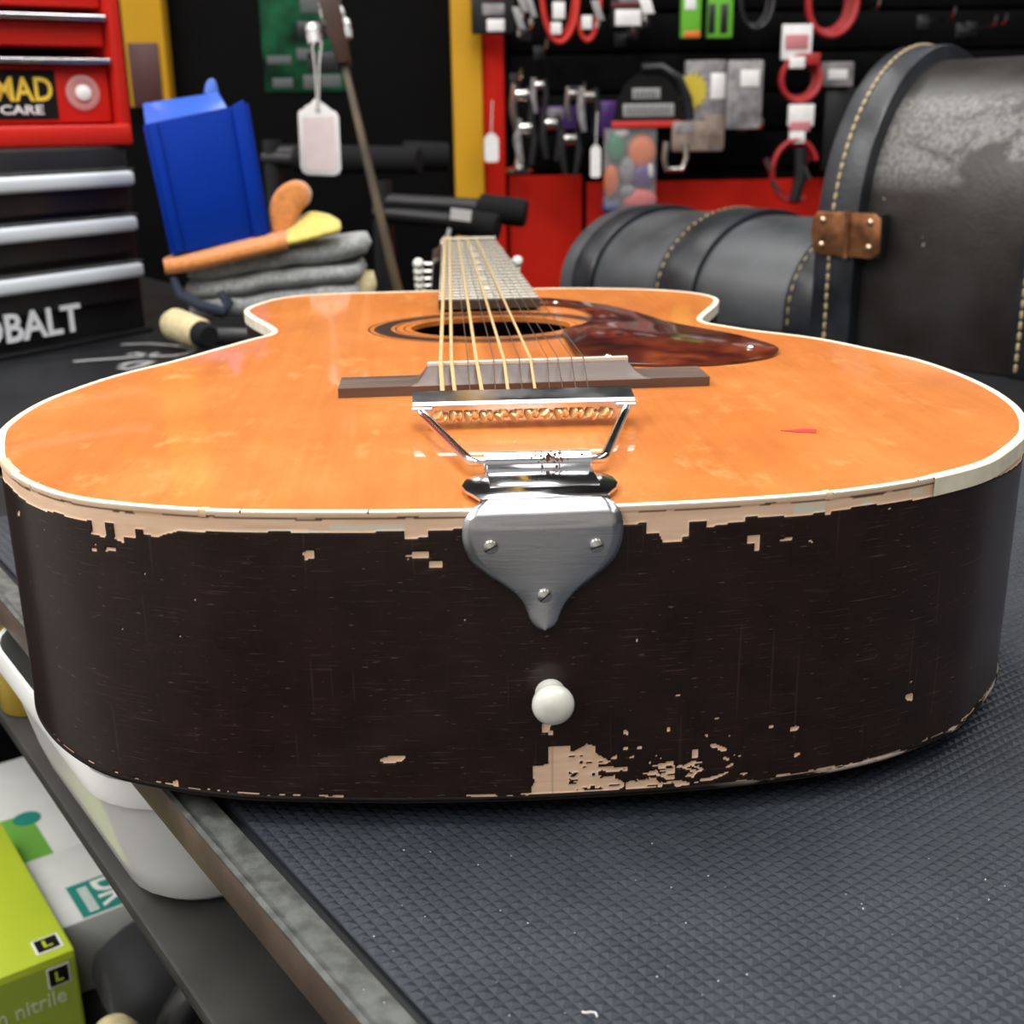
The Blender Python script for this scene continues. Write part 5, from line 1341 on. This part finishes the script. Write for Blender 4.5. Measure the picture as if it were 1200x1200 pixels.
# plain hooks that show
for x, y, l in ((611,92,'bare silver hook above the silver capo'), (641,58,'bare silver hook below the bright red loops'), (742,42,'bare silver hook below the labelled black pack'), (757,32,'bare silver hook beside the labelled black pack'), (623,34,'bare silver hook between the black pack and red loop'), (685,108,'bare silver hook above the grey capo'), (893,150,'bare silver hook below the square labelled pack'), (1118,20,'bare silver hook above the large case'), (1166,30,'bare silver hook over the scuffed end of large case'), (1178,28,'bare silver hook close to its twin over the large case'), (1030,10,'bare silver hook beside the highest red coil')):
    hook(x, y, .15, l)
for x0, y0, x1, y1, l in ((608,-10,616,14,'small clear price holder beside black pack'), (619,-6,626,20,'small clear price holder beside the red loops'), (604,8,612,34,'small clear price holder hung on black pack side'), (696,0,705,24,'small clear price holder between red loops and label'), (750,-10,764,16,'clear price holder beside the broad white label')):
    y = WF-.16; a = Y(x0, y1, y); c = Y(x1, y0, y); dx = .006
    t = empty('price_holder', ((a.x+c.x)/2, y, a.z), l, 'price holder')
    MB().prism([V(a.x+dx,y,a.z), V(c.x+dx,y,a.z), V(c.x-dx,y,c.z), V(a.x-dx,y,c.z)], (0,.004,0)).build('holder_flag', MAT['grey_print'] if x0 != 750 else W_, t, bevel=.001)
    MB().tube([V((a.x+c.x)/2,y+.002,a.z-.002), V((a.x+c.x)/2,y+.002,a.z-.012)], .004, 8).build('holder_tip', MAT['screw'], t)
pack('grey_label_pack', 962, 72, 1002, 102, .08, MAT['grey_pack'], 'grey labelled hang pack half hidden behind the large case', prints=((.2,.3,.8,.7,W_,'label'),))
pack('black_hang_pack', 962, 102, 1005, 200, .06, B_, 'black hang pack half hidden behind the large case')
# green posters / packs on the left wall panel
gp = pack('green_poster', 311, -60, 396, 108, .004, MAT['dkgreen_pack'], 'dark green poster with grey lettering blocks on black wall', 'poster', th=.004, wy=WY, bev=.0005, prints=((.45,.50,.95,.62,B_,'print'), (.55,.72,1.0,.86,B_,'print'), (.05,.74,.35,.80,MAT['dim_print'],'print'), (.42,.69,.6,.77,MAT['dim_print'],'print'), (.1,.9,.35,.97,MAT['dim_print'],'print'), (.48,.88,.62,.98,MAT['dim_print'],'print'), (.70,.88,.95,.97,MAT['dim_print'],'print'), (.5,.30,1.0,.44,MAT['dim_print'],'print')))

GROUPS = {'wall_hook': 'bare hooks on the display wall', 'price_holder': 'price holders on the display wall', 'capo': 'capos on the display wall', 'red_cable_coil': 'red cable coils on the display wall',
          'hang_pack': 'black hang packs in the top row', 'green_pack': 'green hang packs in the top row', 'clear_pack': 'clear hang packs in the middle row', 'purple_box': 'purple cartons on the display wall',
          'hang_tag': 'blank white tags on the display wall', 'ceiling_lamp': 'ceiling panel lamps', 'instrument_stand': 'padded instrument stands behind the bench'}
for o in COL.objects:
    g = GROUPS.get(o.name.split('.')[0])
    if g and o.parent is None: o['group'] = g
